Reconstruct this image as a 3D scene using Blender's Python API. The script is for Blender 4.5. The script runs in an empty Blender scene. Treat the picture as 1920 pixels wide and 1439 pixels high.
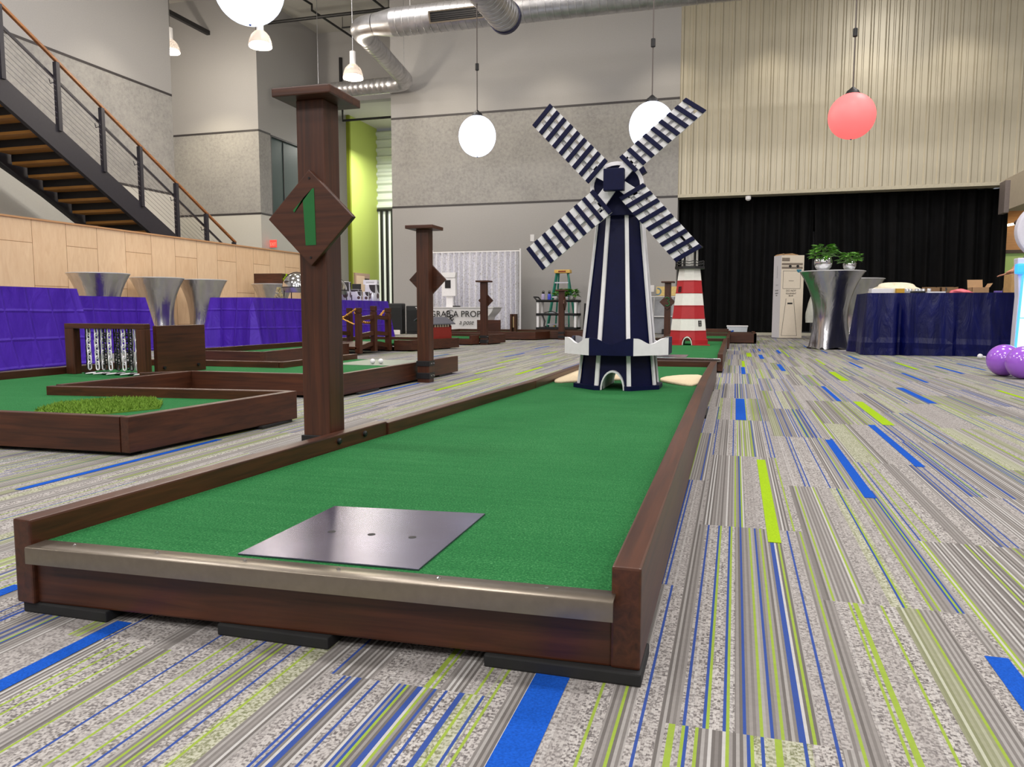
import bpy, bmesh, math, random
from mathutils import Vector, Matrix

PI = math.pi
R = math.radians
SC = bpy.context.scene
COL = SC.collection
random.seed(7)

# ------------------------------------------------------------------ camera
cam_d = bpy.data.cameras.new('camera')
cam = bpy.data.objects.new('camera', cam_d)
COL.objects.link(cam)
cam_d.sensor_fit = 'HORIZONTAL'
cam_d.sensor_width = 36.0
cam_d.lens = 1442.0 / 1920.0 * 36.0
cam_d.clip_start = 0.05
cam_d.clip_end = 120
_yaw, _pitch, _roll = 0.281902, -0.095277, 0.001051
cam.matrix_world = (Matrix.Translation((0, 0, 0.55)) @ Matrix.Rotation(_yaw, 4, 'Z')
                    @ Matrix.Rotation(PI / 2 + _pitch, 4, 'X') @ Matrix.Rotation(_roll, 4, 'Z'))
SC.camera = cam

# ------------------------------------------------------------------ world, exposure
W = bpy.data.worlds.new('world')
SC.world = W
W.use_nodes = True
W.node_tree.nodes['Background'].inputs[0].default_value = (0.85, 0.9, 1.0, 1)
W.node_tree.nodes['Background'].inputs[1].default_value = 0.25
SC.view_settings.view_transform = 'Standard'
SC.view_settings.look = 'None'
SC.view_settings.gamma = 1.0
SC.view_settings.use_curve_mapping = False
SC.view_settings.exposure = -0.18


def area(name, loc, size, power, color=(1, 0.93, 0.82), rot=(0, 0, 0), sy=None, spread=180):
    d = bpy.data.lights.new(name, 'AREA')
    d.energy = power
    d.color = color
    d.shape = 'RECTANGLE'
    d.size = size
    d.size_y = sy or size
    d.spread = R(spread)
    o = bpy.data.objects.new(name, d)
    o.location = loc
    o.rotation_euler = rot
    COL.objects.link(o)
    return o


def spot(name, loc, aim, power, angle, color=(1, 0.88, 0.68), blend=0.7, rad=0.08):
    d = bpy.data.lights.new(name, 'SPOT')
    d.energy = power
    d.color = color
    d.spot_size = R(angle)
    d.spot_blend = blend
    d.shadow_soft_size = rad
    o = bpy.data.objects.new(name, d)
    o.location = loc
    o.rotation_euler = (Vector(aim) - Vector(loc)).to_track_quat('-Z', 'Y').to_euler()
    COL.objects.link(o)
    return o


# high bay lighting of the hall (fixtures above and behind the frame)
for i, (x, y) in enumerate([(-9.5, 2), (-4.5, 2), (1, 2), (5.5, 2), (-9, 8.5), (-3.5, 8), (1.5, 8), (6, 8.5),
                            (-6.8, 12), (3.5, 13), (-1, -3), (-6, -3), (11, 1), (11, 7), (11, 13), (5, -3)]):
    area('high_bay_or_fill', (x, y, 8.3), 1.0, 195, (1, 0.965, 0.935))
for x in (-5.5, 0.5, 6.0):
    area('high_bay_or_fill', (x, -4.6, 5.6), 1.4, 170, (1, 0.965, 0.93), (R(58), 0, 0))  # added fill behind the camera, tilted to brighten surfaces that face it
# warm downlights that graze the end wall and the left walls
for x, y in ((-6.9, 17.3), (-4.3, 17.2), (-1.6, 17.3), (0.6, 17.3), (2.6, 17.2), (4.4, 17.3)):
    spot('wall_washer', (x, y, 7.0), (x, 18.6, 2.2), 90, 95, (1, 0.88, 0.68), 0.8)
for y in (6.5, 10.0, 13.2):
    spot('wall_washer', (-11.2, y, 6.6), (-12.5, y, 2.4), 70, 100, (1, 0.9, 0.72), 0.8)
spot('wall_washer', (-13.6, 17.0, 6.4), (-13.7, 18.7, 2.5), 150, 110, (1, 0.87, 0.6), 0.8)
area('back_room_light', (-11.5, 24.6, 6.2), 2.0, 300, (1, 0.98, 0.9))
area('back_room_light', (-10.5, 24.4, 5.0), 1.6, 25, (1, 0.98, 0.9), (0, R(90), 0))
area('passage_light', (6.6, 20.0, 2.55), 0.5, 25, (1, 0.85, 0.6))

# ------------------------------------------------------------------ materials
MATS = {}


def lin(c):
    return tuple(((v / 255) / 12.92 if v / 255 <= 0.04045 else ((v / 255 + 0.055) / 1.055) ** 2.4) for v in c)


class NT:
    """small node-tree writer"""

    def __init__(self, name):
        self.m = bpy.data.materials.new(name)
        self.m.use_nodes = True
        self.t = self.m.node_tree
        self.b = self.t.nodes['Principled BSDF']

    def n(self, kind, **kw):
        nd = self.t.nodes.new(kind)
        for k, v in kw.items():
            setattr(nd, k, v)
        return nd

    def put(self, sock, v):
        if isinstance(v, bpy.types.NodeSocket):
            self.t.links.new(v, sock)
        elif v is not None:
            if hasattr(sock.default_value, '__len__') and isinstance(v, (tuple, list)) and len(v) == 3 and len(sock.default_value) == 4:
                v = tuple(v) + (1,)
            sock.default_value = v

    def math(self, op, a, b=None, c=None):
        nd = self.n('ShaderNodeMath', operation=op)
        for i, v in enumerate((a, b, c)):
            if v is not None:
                self.put(nd.inputs[i], v)
        return nd.outputs[0]

    def obj(self):
        return self.n('ShaderNodeTexCoord').outputs['Object']

    def xyz(self, v):
        s = self.n('ShaderNodeSeparateXYZ')
        self.put(s.inputs[0], v)
        return s.outputs

    def comb(self, x=0.0, y=0.0, z=0.0):
        s = self.n('ShaderNodeCombineXYZ')
        for i, v in enumerate((x, y, z)):
            self.put(s.inputs[i], v)
        return s.outputs[0]

    def scale(self, v, s):
        nd = self.n('ShaderNodeMapping')
        self.put(nd.inputs['Vector'], v)
        nd.inputs['Scale'].default_value = s
        return nd.outputs[0]

    def noise(self, v, scale, detail=3.0, rough=0.55, dist=0.0):
        nd = self.n('ShaderNodeTexNoise')
        self.put(nd.inputs['Vector'], v)
        nd.inputs['Scale'].default_value = scale
        nd.inputs['Detail'].default_value = detail
        nd.inputs['Roughness'].default_value = rough
        nd.inputs['Distortion'].default_value = dist
        return nd.outputs[0]

    def white(self, v):
        nd = self.n('ShaderNodeTexWhiteNoise', noise_dimensions='3D')
        self.put(nd.inputs['Vector'], v)
        return nd.outputs['Value']

    def ramp(self, f, stops, mode='LINEAR'):
        nd = self.n('ShaderNodeValToRGB')
        self.put(nd.inputs[0], f)
        nd.color_ramp.interpolation = mode
        el = nd.color_ramp.elements
        while len(el) < len(stops):
            el.new(0.5)
        for e, (p, c) in zip(el, stops):
            e.position = p
            e.color = tuple(c) + (1,)
        return nd.outputs[0]

    def mix(self, f, a, b, blend='MIX'):
        nd = self.n('ShaderNodeMix', data_type='RGBA', blend_type=blend)
        self.put(nd.inputs[0], f)
        self.put(nd.inputs[6], a)
        self.put(nd.inputs[7], b)
        return nd.outputs[2]

    def bump(self, h, strength=0.3, dist=0.01):
        nd = self.n('ShaderNodeBump')
        self.put(nd.inputs['Height'], h)
        nd.inputs['Strength'].default_value = strength
        nd.inputs['Distance'].default_value = dist
        self.t.links.new(nd.outputs[0], self.b.inputs['Normal'])

    def fin(self, col=None, rough=0.6, metal=0.0, spec=None, **kw):
        if col is not None:
            self.put(self.b.inputs['Base Color'], col)
        self.put(self.b.inputs['Roughness'], rough)
        self.put(self.b.inputs['Metallic'], metal)
        if spec is not None:
            self.put(self.b.inputs['Specular IOR Level'], spec)
        for k, v in kw.items():
            self.put(self.b.inputs[k], v)
        return self.m


def plain(name, rgb, rough=0.6, metal=0.0, var=0.08, scale=30.0, bump=0.0, spec=None, **kw):
    """single colour with slight procedural mottling"""
    if name in MATS:
        return MATS[name]
    t = NT(name)
    c = lin(rgb)
    f = t.noise(t.obj(), scale, 3)
    col = t.ramp(f, [(0.3, tuple(v * (1 - var) for v in c)), (0.7, tuple(min(1, v * (1 + var)) for v in c))])
    if bump:
        t.bump(f, bump, 0.004)
    MATS[name] = t.fin(col, rough, metal, spec, **kw)
    return MATS[name]


def wood(name, dark, light, axis, rough=0.45, fine=1.0, spec=0.5):
    t = NT(name)
    s = [60 * fine, 60 * fine, 60 * fine]
    s[axis] = 2.2 * fine
    v = t.scale(t.obj(), s)
    f = t.noise(v, 1.0, 5, 0.6, 0.6)
    g = t.noise(t.obj(), 2.5, 2)
    k = t.math('ADD', t.math('MULTIPLY', f, 0.75), t.math('MULTIPLY', g, 0.3))
    col = t.ramp(k, [(0.33, lin(dark)), (0.72, lin(light))])
    t.bump(f, 0.12, 0.003)
    return t.fin(col, rough, 0, spec)


WX, WY, WZ = [wood('stained_wood_' + 'xyz'[a], (42, 19, 10), (86, 45, 25), a, 0.4) for a in range(3)]
BIRCH = None


def emis(name, rgb, strength):
    t = NT(name)
    return t.fin(lin(rgb), 0.5, 0, None, **{'Emission Color': lin(rgb), 'Emission Strength': strength})


def turf_mat():
    t = NT('green_turf')
    o = t.obj()
    a = t.noise(t.scale(o, (1, 1, 0.3)), 260, 4, 0.7)
    b = t.noise(o, 3.0, 3)
    rows = t.noise(t.scale(o, (2.0, 60, 1)), 1.0, 2)
    k = t.math('ADD', t.math('MULTIPLY', a, 0.85), t.math('ADD', t.math('MULTIPLY', b, 0.1), t.math('MULTIPLY', rows, 0.1)))
    col = t.ramp(k, [(0.3, lin((16, 70, 35))), (0.55, lin((36, 110, 58))), (0.75, lin((90, 154, 98)))])
    t.bump(a, 0.7, 0.006)
    return t.fin(col, 0.9, 0, 0.15)


TURF = turf_mat()


def carpet_mat():
    t = NT('striped_carpet')
    x, y, _ = t.xyz(t.obj())
    cx = t.math('MULTIPLY', t.math('ADD', x, 0.075 + 100), 4.0)
    col = t.math('FLOOR', cx)
    u = t.math('FRACT', cx)
    off = t.math('MULTIPLY', t.math('MODULO', col, 2.0), 0.47)
    ry = t.math('ADD', t.math('ADD', y, 100.0), off)
    row = t.math('FLOOR', ry)
    pid = t.white(t.comb(col, row, 3.0))
    pid2 = t.white(t.comb(col, row, 9.0))
    NS = 58
    k = t.math('FLOOR', t.math('MULTIPLY', u, NS))
    wob = t.noise(t.obj(), 90, 1)
    r1 = t.white(t.comb(k, t.math('MULTIPLY', pid, 977), 1.0))
    r1b = t.white(t.comb(k, t.math('MULTIPLY', pid, 631), 5.0))
    kf = t.math('FLOOR', t.math('ADD', t.math('MULTIPLY', u, 7), t.math('MULTIPLY', pid2, 3)))
    fam = t.white(t.comb(kf, t.math('MULTIPLY', pid, 311), 2.0))
    fam2 = t.white(t.comb(kf, t.math('MULTIPLY', pid, 517), 7.0))
    par = t.math('MODULO', k, 2.0)
    base = t.ramp(t.math('ADD', t.math('MULTIPLY', r1, 0.5), t.math('MULTIPLY', par, 0.42)),
                  [(0.0, lin((110, 105, 102))), (0.2, lin((128, 123, 120))), (0.45, lin((148, 143, 140))), (0.62, lin((165, 161, 158))), (0.8, lin((196, 193, 191)))], 'CONSTANT')
    # loops: rows of little light and dark stitches in the flecked bands
    st = t.math('FLOOR', t.math('MULTIPLY', y, 240))
    s1 = t.white(t.comb(t.math('ADD', k, t.math('MULTIPLY', col, 64)), st, 4.0))
    s2 = t.noise(t.scale(t.obj(), (330, 210, 1)), 1.0, 1, 0.5)
    s3 = t.math('ADD', t.math('MULTIPLY', s1, 0.3), t.math('MULTIPLY', s2, 0.72))
    fl = t.ramp(s3, [(0.26, lin((62, 57, 60))), (0.39, lin((104, 98, 97))), (0.47, lin((162, 156, 153))), (0.6, lin((208, 203, 199)))])
    fl = t.mix(t.math('MULTIPLY', fam2, 0.55), fl, lin((158, 152, 150)))
    fl = t.mix(t.math('MULTIPLY', r1, 0.4), fl, base)
    c = t.mix(t.math('GREATER_THAN', fam, 0.5), base, fl)
    # pale lime bands
    limeband = t.mix(0.42, c, lin((172, 184, 112)), 'MIX')
    c = t.mix(t.math('MULTIPLY', t.math('LESS_THAN', fam2, 0.1), 0.75), c, limeband)
    # thin lime and blue yarns
    thr = t.math('ADD', 0.034, t.math('MULTIPLY', t.math('POWER', pid2, 3.0), 0.11))
    c = t.mix(t.math('LESS_THAN', r1b, thr), c, lin((152, 176, 66)))
    thb = t.math('SUBTRACT', 0.966, t.math('MULTIPLY', t.math('POWER', pid, 3.0), 0.12))
    c = t.mix(t.math('GREATER_THAN', r1b, thb), c, lin((52, 80, 156)))
    c = t.mix(t.math('MULTIPLY', wob, 0.22), c, lin((76, 72, 72)))
    c = t.mix(0.17, c, (0.02, 0.02, 0.022))
    t.bump(s2, 0.35, 0.003)
    return t.fin(c, 0.95, 0, 0.1)


CARPET = carpet_mat()
BLUEY = plain('blue_carpet_yarn', (22, 78, 174), 0.95, var=0.22, scale=300, bump=0.5, spec=0.1)
LIMEY = plain('lime_carpet_yarn', (146, 178, 28), 0.95, var=0.18, scale=300, bump=0.5, spec=0.1)

GRAYW = plain('gray_wall_paint', (170, 168, 168), 0.62, var=0.03, scale=40, spec=0.3)
PALEW = plain('pale_wall_paint', (206, 204, 198), 0.6, var=0.02, spec=0.3)


def fibre_panel():
    t = NT('fibre_wall_panel')
    o = t.obj()
    a = t.noise(o, 13, 7, 0.75)
    b = t.noise(o, 1.6, 2)
    k = t.math('ADD', t.math('MULTIPLY', a, 0.75), t.math('MULTIPLY', b, 0.25))
    col = t.ramp(k, [(0.36, lin((144, 142, 141))), (0.5, lin((161, 159, 157))), (0.66, lin((174, 171, 168)))])
    t.bump(a, 0.2, 0.005)
    return t.fin(col, 0.8, 0, 0.25)


FIBRE = fibre_panel()
BLACK = plain('black_paint', (22, 21, 24), 0.5, var=0.1)
DARKTRIM = plain('dark_reveal_trim', (62, 58, 60), 0.5)
CEILM = plain('ceiling_white', (196, 194, 188), 0.8, var=0.03)
WHITEP = plain('white_paint', (234, 233, 236), 0.5, var=0.03)
NAVY = plain('navy_paint', (6, 11, 52), 0.5, var=0.14, scale=45, bump=0.06, spec=0.2)
RED = plain('red_paint', (176, 30, 38), 0.5, var=0.06)
LHWHITE = plain('lighthouse_white', (232, 230, 224), 0.5, var=0.03)
RUBBER = plain('black_rubber', (26, 26, 27), 0.75, var=0.15)
STRAP = plain('black_strap', (34, 33, 35), 0.45, 0.3)
STEEL = plain('galvanised_steel', (176, 176, 178), 0.34, 0.9, var=0.12, scale=14)
ALU = plain('brushed_bronze_aluminium', (142, 132, 120), 0.3, 0.9, var=0.06, scale=60)
CHROME = plain('polished_steel', (220, 220, 222), 0.12, 1.0, var=0.03)
STAIRSTEEL = plain('dark_stair_steel', (48, 46, 54), 0.5, 0.2)
HANDRAIL = wood('handrail_oak', (118, 72, 38), (176, 118, 70), 1, 0.4)
TREAD = wood('tread_oak', (150, 100, 40), (196, 140, 66), 0, 0.5)
GREENP = plain('green_numeral_paint', (8, 98, 40), 0.5, var=0.05)
LIMEWALL = plain('lime_wall_paint', (176, 192, 96), 0.65, var=0.02)
OLIVE = plain('olive_wall_paint', (118, 128, 16), 0.65, var=0.02)
CARD = plain('brown_cardboard', (178, 142, 104), 0.8, var=0.05)
CREAM = plain('cream_carton', (226, 214, 196), 0.7, var=0.02)
WCARD = plain('white_carton', (222, 220, 228), 0.7, var=0.02)
SKIN = plain('skin', (196, 140, 112), 0.55, var=0.05)
INK = plain('black_ink', (24, 22, 24), 0.6)


# ------------------------------------------------------------------ object helpers
def tag(o, label=None, cat=None, group=None, kind=None):
    if label:
        o['label'] = label
    if cat:
        o['category'] = cat
    if group:
        o['group'] = group
    if kind:
        o['kind'] = kind
    return o


def thing(name, label, cat, loc=(0, 0, 0), rz=0.0, group=None):
    o = bpy.data.objects.new(name, None)
    o.empty_display_size = 0.1
    o.location = loc
    o.rotation_euler = (0, 0, rz)
    COL.objects.link(o)
    return tag(o, label, cat, group)


def base_of(o):
    m = Matrix.Identity(4)
    while o is not None:
        m = Matrix.Translation(o.location) @ o.rotation_euler.to_matrix().to_4x4() @ m
        o = o.parent
    return m


def dup(root, loc, rz=None, label=None, group=None):
    r = root.copy()
    COL.objects.link(r)
    r.location = loc
    if rz is not None:
        r.rotation_euler = (0, 0, rz)
    if label:
        r['label'] = label
    if group:
        r['group'] = group
    for ch in list(root.children):
        c = ch.copy()
        COL.objects.link(c)
        c.parent = r
        for g in list(ch.children):
            d = g.copy()
            COL.objects.link(d)
            d.parent = c
    return r


class MB:
    def __init__(self):
        self.bm = bmesh.new()
        self.mi = 0

    def face(self, vs):
        try:
            f = self.bm.faces.new(vs)
            f.material_index = self.mi
            return f
        except ValueError:
            return None

    def v(self, p):
        return self.bm.verts.new(p)

    def box(self, x0, x1, y0, y1, z0, z1):
        return self.prism([(x0, y0), (x1, y0), (x1, y1), (x0, y1)], z0, z1)

    def cbox(self, c, s, rz=0.0, rot=None):
        m = Matrix.Translation(c) @ (rot.to_4x4() if rot else Matrix.Rotation(rz, 4, 'Z'))
        vs = [self.v(m @ Vector((sx * s[0] / 2, sy * s[1] / 2, sz * s[2] / 2))) for sz in (-1, 1)
              for sx, sy in ((-1, -1), (1, -1), (1, 1), (-1, 1))]
        for q in ((3, 2, 1, 0), (4, 5, 6, 7), (0, 1, 5, 4), (1, 2, 6, 5), (2, 3, 7, 6), (3, 0, 4, 7)):
            self.face([vs[i] for i in q])
        return self

    def prism(self, pts, z0, z1, top=None):
        """pts counter-clockwise in plan; top = plan outline at z1"""
        a = [self.v((p[0], p[1], z0)) for p in pts]
        b = [self.v((p[0], p[1], z1)) for p in (top or pts)]
        n = len(pts)
        self.face(a[::-1])
        self.face(b)
        for i in range(n):
            self.face([a[i], a[(i + 1) % n], b[(i + 1) % n], b[i]])
        return self

    def extr(self, pts, vec):
        """polygon of 3-D points pushed along vec"""
        vec = Vector(vec)
        a = [self.v(p) for p in pts]
        b = [self.v(Vector(p) + vec) for p in pts]
        n = len(pts)
        self.face(a[::-1])
        self.face(b)
        for i in range(n):
            self.face([a[i], a[(i + 1) % n], b[(i + 1) % n], b[i]])
        return self

    def bar(self, p0, p1, w, h, up=(0, 0, 1)):
        """rectangular bar from p0 to p1, w across, h along up"""
        p0, p1 = Vector(p0), Vector(p1)
        d = (p1 - p0).normalized()
        s = d.cross(Vector(up)).normalized()
        u = s.cross(d).normalized()
        q = [s * (a * w / 2) + u * (b * h / 2) for a, b in ((-1, -1), (1, -1), (1, 1), (-1, 1))]
        return self.extr([p0 + k for k in q], p1 - p0)

    def tube(self, pts, r, n=8, closed=False, caps=True):
        pts = [Vector(p) for p in pts]
        rr = r if isinstance(r, (list, tuple)) else [r] * len(pts)
        rings = []
        m = len(pts)
        prev = None
        for i, p in enumerate(pts):
            if closed:
                d = pts[(i + 1) % m] - pts[i - 1]
            else:
                d = pts[min(i + 1, m - 1)] - pts[max(i - 1, 0)]
            d.normalize()
            if prev is None:
                ref = Vector((0, 0, 1)) if abs(d.z) < 0.9 else Vector((1, 0, 0))
                s = d.cross(ref).normalized()
            else:
                s = (prev - d * prev.dot(d)).normalized()
            prev = s
            u = d.cross(s)
            rings.append([self.v(p + (s * math.cos(2 * PI * k / n) + u * math.sin(2 * PI * k / n)) * rr[i]) for k in range(n)])
        for i in range(m if closed else m - 1):
            a, b = rings[i], rings[(i + 1) % m]
            for k in range(n):
                self.face([a[k], a[(k + 1) % n], b[(k + 1) % n], b[k]])
        if caps and not closed:
            self.face(rings[0][::-1])
            self.face(rings[-1])
        return self

    def lathe(self, prof, c=(0, 0, 0), n=32, cap=True):
        c = Vector(c)
        rings = [[self.v(c + Vector((r * math.cos(2 * PI * k / n), r * math.sin(2 * PI * k / n), z))) for k in range(n)] for r, z in prof]
        for a, b in zip(rings, rings[1:]):
            for k in range(n):
                self.face([a[k], a[(k + 1) % n], b[(k + 1) % n], b[k]])
        if cap:
            self.face(rings[0][::-1])
            self.face(rings[-1])
        return self

    def ball(self, c, r, n=24, sz=1.0):
        prof = [(max(1e-4, r * math.sin(PI * i / (n // 2))), -r * sz * math.cos(PI * i / (n // 2))) for i in range(n // 2 + 1)]
        return self.lathe(prof, c, n)

    def build(self, name, mats, parent=None, smooth=False, bevel=0.0, world=True, seg=2):
        bm = self.bm
        bmesh.ops.recalc_face_normals(bm, faces=bm.faces)
        if bevel:
            ed = [e for e in bm.edges if len(e.link_faces) == 2 and e.calc_face_angle(0) > R(35)]
            bmesh.ops.bevel(bm, geom=ed, offset=bevel, segments=seg, profile=0.6, affect='EDGES')
        if parent is not None and world:
            bm.transform(base_of(parent).inverted())
        me = bpy.data.meshes.new(name)
        bm.to_mesh(me)
        bm.free()
        for m in (mats if isinstance(mats, (list, tuple)) else [mats]):
            me.materials.append(m)
        if smooth:
            for p in me.polygons:
                p.use_smooth = True
            if smooth != 'all':
                try:
                    me.set_sharp_from_angle(angle=R(40))
                except Exception:
                    pass
        o = bpy.data.objects.new(name, me)
        COL.objects.link(o)
        if parent is not None:
            o.parent = parent
        return o


def one(o, label, cat, group=None):
    """a thing that is a single mesh built in world coordinates: put its origin at its base"""
    me = o.data
    xs = [v.co for v in me.vertices]
    c = Vector(((min(p.x for p in xs) + max(p.x for p in xs)) / 2, (min(p.y for p in xs) + max(p.y for p in xs)) / 2, min(p.z for p in xs)))
    me.transform(Matrix.Translation(-c))
    o.location = c
    return tag(o, label, cat, group)


def text_obj(name, s, loc, size, mat, parent=None, depth=0.001, rz=0.0, align='LEFT', rot=None, shear=0.0, squeeze=1.0):
    cu = bpy.data.curves.new(name, 'FONT')
    cu.body = s
    cu.size = size
    cu.extrude = depth
    cu.align_x = align
    cu.shear = shear
    t = bpy.data.objects.new(name, cu)
    COL.objects.link(t)
    bpy.context.view_layer.update()
    me = bpy.data.meshes.new_from_object(t.evaluated_get(bpy.context.evaluated_depsgraph_get()))
    bpy.data.objects.remove(t)
    m = Matrix.Translation(loc) @ Matrix.Rotation(rz, 4, 'Z') @ (rot or Matrix.Rotation(PI / 2, 4, 'X')) @ Matrix.Diagonal((squeeze, 1, 1, 1))
    if parent is not None:
        m = base_of(parent).inverted() @ m
    me.transform(m)
    me.materials.clear()
    me.materials.append(mat)
    o = bpy.data.objects.new(name, me)
    COL.objects.link(o)
    if parent is not None:
        o.parent = parent
    return o


def struct(mb, name, mats, parent=None, **kw):
    o = mb.build(name, mats, parent, **kw)
    if parent is None:
        o['kind'] = 'structure'
    return o

# ================================================================== SETTING
CEIL_Z = 9.0
# ---- floor: planks in the material, the wide accent yarn strips as their own raised pile
mb = MB()
mb.face([mb.v(p) for p in ((-19, -6, 0), (15, -6, 0), (15, 28, 0), (-19, 28, 0))])
ACC = [  # x0, x1, y0, y1, 1 = blue, 2 = lime
    (0.014, 0.066, 3.999, 4.975, 1), (0.695, 0.749, 4.02, 5.018, 2), (0.607, 0.634, 5.01, 5.97, 1), (1.117, 1.162, 5.045, 6.02, 1),
    (0.81, 0.866, 6.48, 7.41, 2), (0.414, 0.455, 7.385, 8.3, 1), (0.062, 0.097, 6.92, 7.77, 1), (0.075, 0.104, 7.82, 8.73, 2),
    (0.28, 0.327, 9.165, 10.02, 1), (0.142, 0.2, 9.55, 10.41, 2), (0.543, 0.58, 10.39, 11.27, 1), (0.315, 0.343, 10.9, 11.6, 1),
    (0.868, 0.891, 8.33, 9.25, 2), (1.312, 1.347, 9.31, 10.13, 1), (1.162, 1.187, 7.92, 8.825, 1), (1.626, 1.668, 7.94, 8.945, 2),
    (1.407, 1.438, 6.505, 7.445, 1), (1.9, 1.938, 7.51, 8.505, 1), (2.215, 2.242, 8.02, 8.975, 1), (1.742, 1.773, 5.3, 6.03, 2),
    (0.791, 0.82, 11.7, 12.55, 2), (1.02, 1.046, 12.2, 12.84, 1), (1.133, 1.156, 10.6, 11.365, 1), (0.613, 0.63, 9.62, 11.98, 2),
    (0.089, 0.119, 1.885, 2.945, 2), (0.38, 0.412, 2.425, 3.487, 1), (0.625, 0.657, 2.967, 4.005, 1),
    (-0.276, -0.224, 0.1, 1.09, 1), (0.396, 0.43, 0.35, 1.345, 1), (-1.037, -1.005, 0.1, 1.07, 1), (-1.375, -1.344, 0.2, 1.16, 1),
    (-2.11, -2.08, 1.8, 2.76, 1), (-1.973, -1.938, 4.88, 5.84, 2), (-2.161, -2.13, 6.255, 7.17, 2), (-2.372, -2.335, 7.57, 8.39, 2),
    (-1.809, -1.768, 6.31, 7.23, 2), (-1.92, -1.9, 7.59, 8.47, 2), (-2.29, -2.264, 4.385, 5.34, 1), (-2.286, -2.25, 9.19, 9.99, 2),
    (-2.965, -2.935, 9.52, 10.34, 2), (-2.6, -2.57, 8.6, 9.5, 1), (-2.75, -2.72, 10.6, 11.5, 1), (-3.2, -3.17, 7.2, 8.2, 1),
    (-3.45, -3.42, 8.0, 9.0, 1), (-1.65, -1.62, 8.5, 9.4, 2), (-1.5, -1.47, 10.3, 11.2, 2), (2.75, 2.78, 5.9, 6.9, 1), (3.1, 3.13, 8.3, 9.2, 2),
]
for x0, x1, y0, y1, k in ACC:
    mb.mi = k
    mb.face([mb.v(p) for p in ((x0, y0, 0.001), (x1, y0, 0.001), (x1, y1, 0.001), (x0, y1, 0.001))])
struct(mb, 'floor', [CARPET, BLUEY, LIMEY])

# ---- ceiling
struct(MB().box(-19, 15, -6, 21.9, CEIL_Z, CEIL_Z + 0.2), 'ceiling', CEILM)


def seam_wall(name, boxes, seams):
    """wall made of plain paint / fibre panel boxes with thin dark reveal seams in one mesh"""
    mb = MB()
    for b in boxes:
        mb.mi = b[6]
        mb.box(*b[:6])
    for s in seams:
        mb.mi = s[6]
        mb.box(*s[:6])
    return struct(mb, name, [GRAYW, FIBRE, DARKTRIM, PALEW])


ZU, ZL = 5.42, 3.19
# ---- end wall, gray half
YB = 18.6
bx = [(-8.62, -1.37, YB, YB + 0.4, 0, ZL, 0), (-8.62, -1.37, YB, YB + 0.4, ZL, ZU, 1), (-8.62, -1.37, YB, YB + 0.4, ZU, CEIL_Z, 0)]
sm = [(-8.62, -1.37, YB - 0.006, YB + 0.1, z - 0.025, z + 0.025, 2) for z in (ZL, ZU)]
sm += [(-8.62 + 1.18 * k - 0.004, -8.62 + 1.18 * k + 0.004, YB - 0.003, YB + 0.1, ZL, ZU, 0) for k in range(1, 7)]
seam_wall('wall_back', bx, sm)

# ---- end wall, corrugated metal half above the opening


def corr_mat():
    t = NT('beige_ribbed_metal')
    f = t.noise(t.obj(), 1.5, 3)
    col = t.ramp(f, [(0.3, lin((180, 172, 152))), (0.7, lin((188, 180, 160)))])
    return t.fin(col, 0.34, 0.3, 0.5)


CORR = corr_mat()
mb = MB()
prof = []
x = -1.37
k = 0
random.seed(3)
while x < 14.7:
    wv = 0.11
    prof += [(x, YB), (x + 0.025, YB - 0.024), (x + 0.055, YB - 0.024), (x + 0.08, YB)]
    prof += [(x + 0.15, YB), (x + 0.165, YB - 0.009), (x + 0.185, YB - 0.009), (x + 0.2, YB)]
    x += 0.3 if k % 3 else 0.255
    k += 1
prof.append((x, YB))
lo = [mb.v((a, b, ZL + 0.04)) for a, b in prof]
hi = [mb.v((a, b, CEIL_Z)) for a, b in prof]
for i in range(len(prof) - 1):
    mb.face([lo[i], lo[i + 1], hi[i + 1], hi[i]])
struct(mb, 'wall_back_right', CORR)
mb = MB()
mb.box(-1.37, 14.7, YB - 0.02, YB + 0.35, ZL - 0.03, ZL + 0.045)
struct(mb, 'trim_1', plain('beige_trim', (196, 188, 166), 0.5))
# dark stage opening behind the drapes
mb = MB()
mb.box(-1.37, 5.3, 20.4, 20.6, 0, ZL)
mb.box(-1.45, -1.37, YB + 0.4, 20.6, 0, ZL)
mb.box(-1.45, 5.3, YB + 0.35, 20.6, ZL, ZL + 0.1)
struct(mb, 'wall_stage', BLACK)
mb = MB()
mb.box(-1.35, 5.3, 17.92, 17.98, 0, 0.06)
struct(mb, 'baseboard_stage', plain('pale_floor_strip', (190, 186, 170), 0.6))

# ---- left wall, recess and far left wall
bx = [(-12.9, -12.5, -6, 15.22, 0, ZL, 3), (-12.9, -12.5, -6, 15.22, ZL, ZU, 1), (-12.9, -12.5, -6, 15.22, ZU, CEIL_Z, 0)]
sm = [(-12.6, -12.494, -6, 15.22, z - 0.025, z + 0.025, 2) for z in (ZL, ZU)]
sm += [(-12.6, -12.497, y, y + 0.008, ZL, ZU, 0) for y in (7.2, 8.4, 9.6, 10.8, 12.0, 13.2)]
seam_wall('wall_left', bx, sm)
bx = [(-16, -13.0, 18.7, 19.0, 0, ZL, 3), (-16, -13.0, 18.7, 19.0, ZL, ZU, 1), (-16, -13.0, 18.7, 19.0, ZU, CEIL_Z, 0),
      (-16.3, -16, 14, 19, 0, CEIL_Z, 0), (-16, -12.9, 13.8, 14.1, 0, CEIL_Z, 0)]
sm = [(-16, -12.61, 18.69, 18.9, z - 0.025, z + 0.025, 2) for z in (ZL, ZU)]
sm += [(x, x + 0.008, 18.697, 18.9, ZL, ZU, 0) for x in (-15.4, -14.2)]
seam_wall('wall_recess', bx, sm)
mb = MB()
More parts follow.
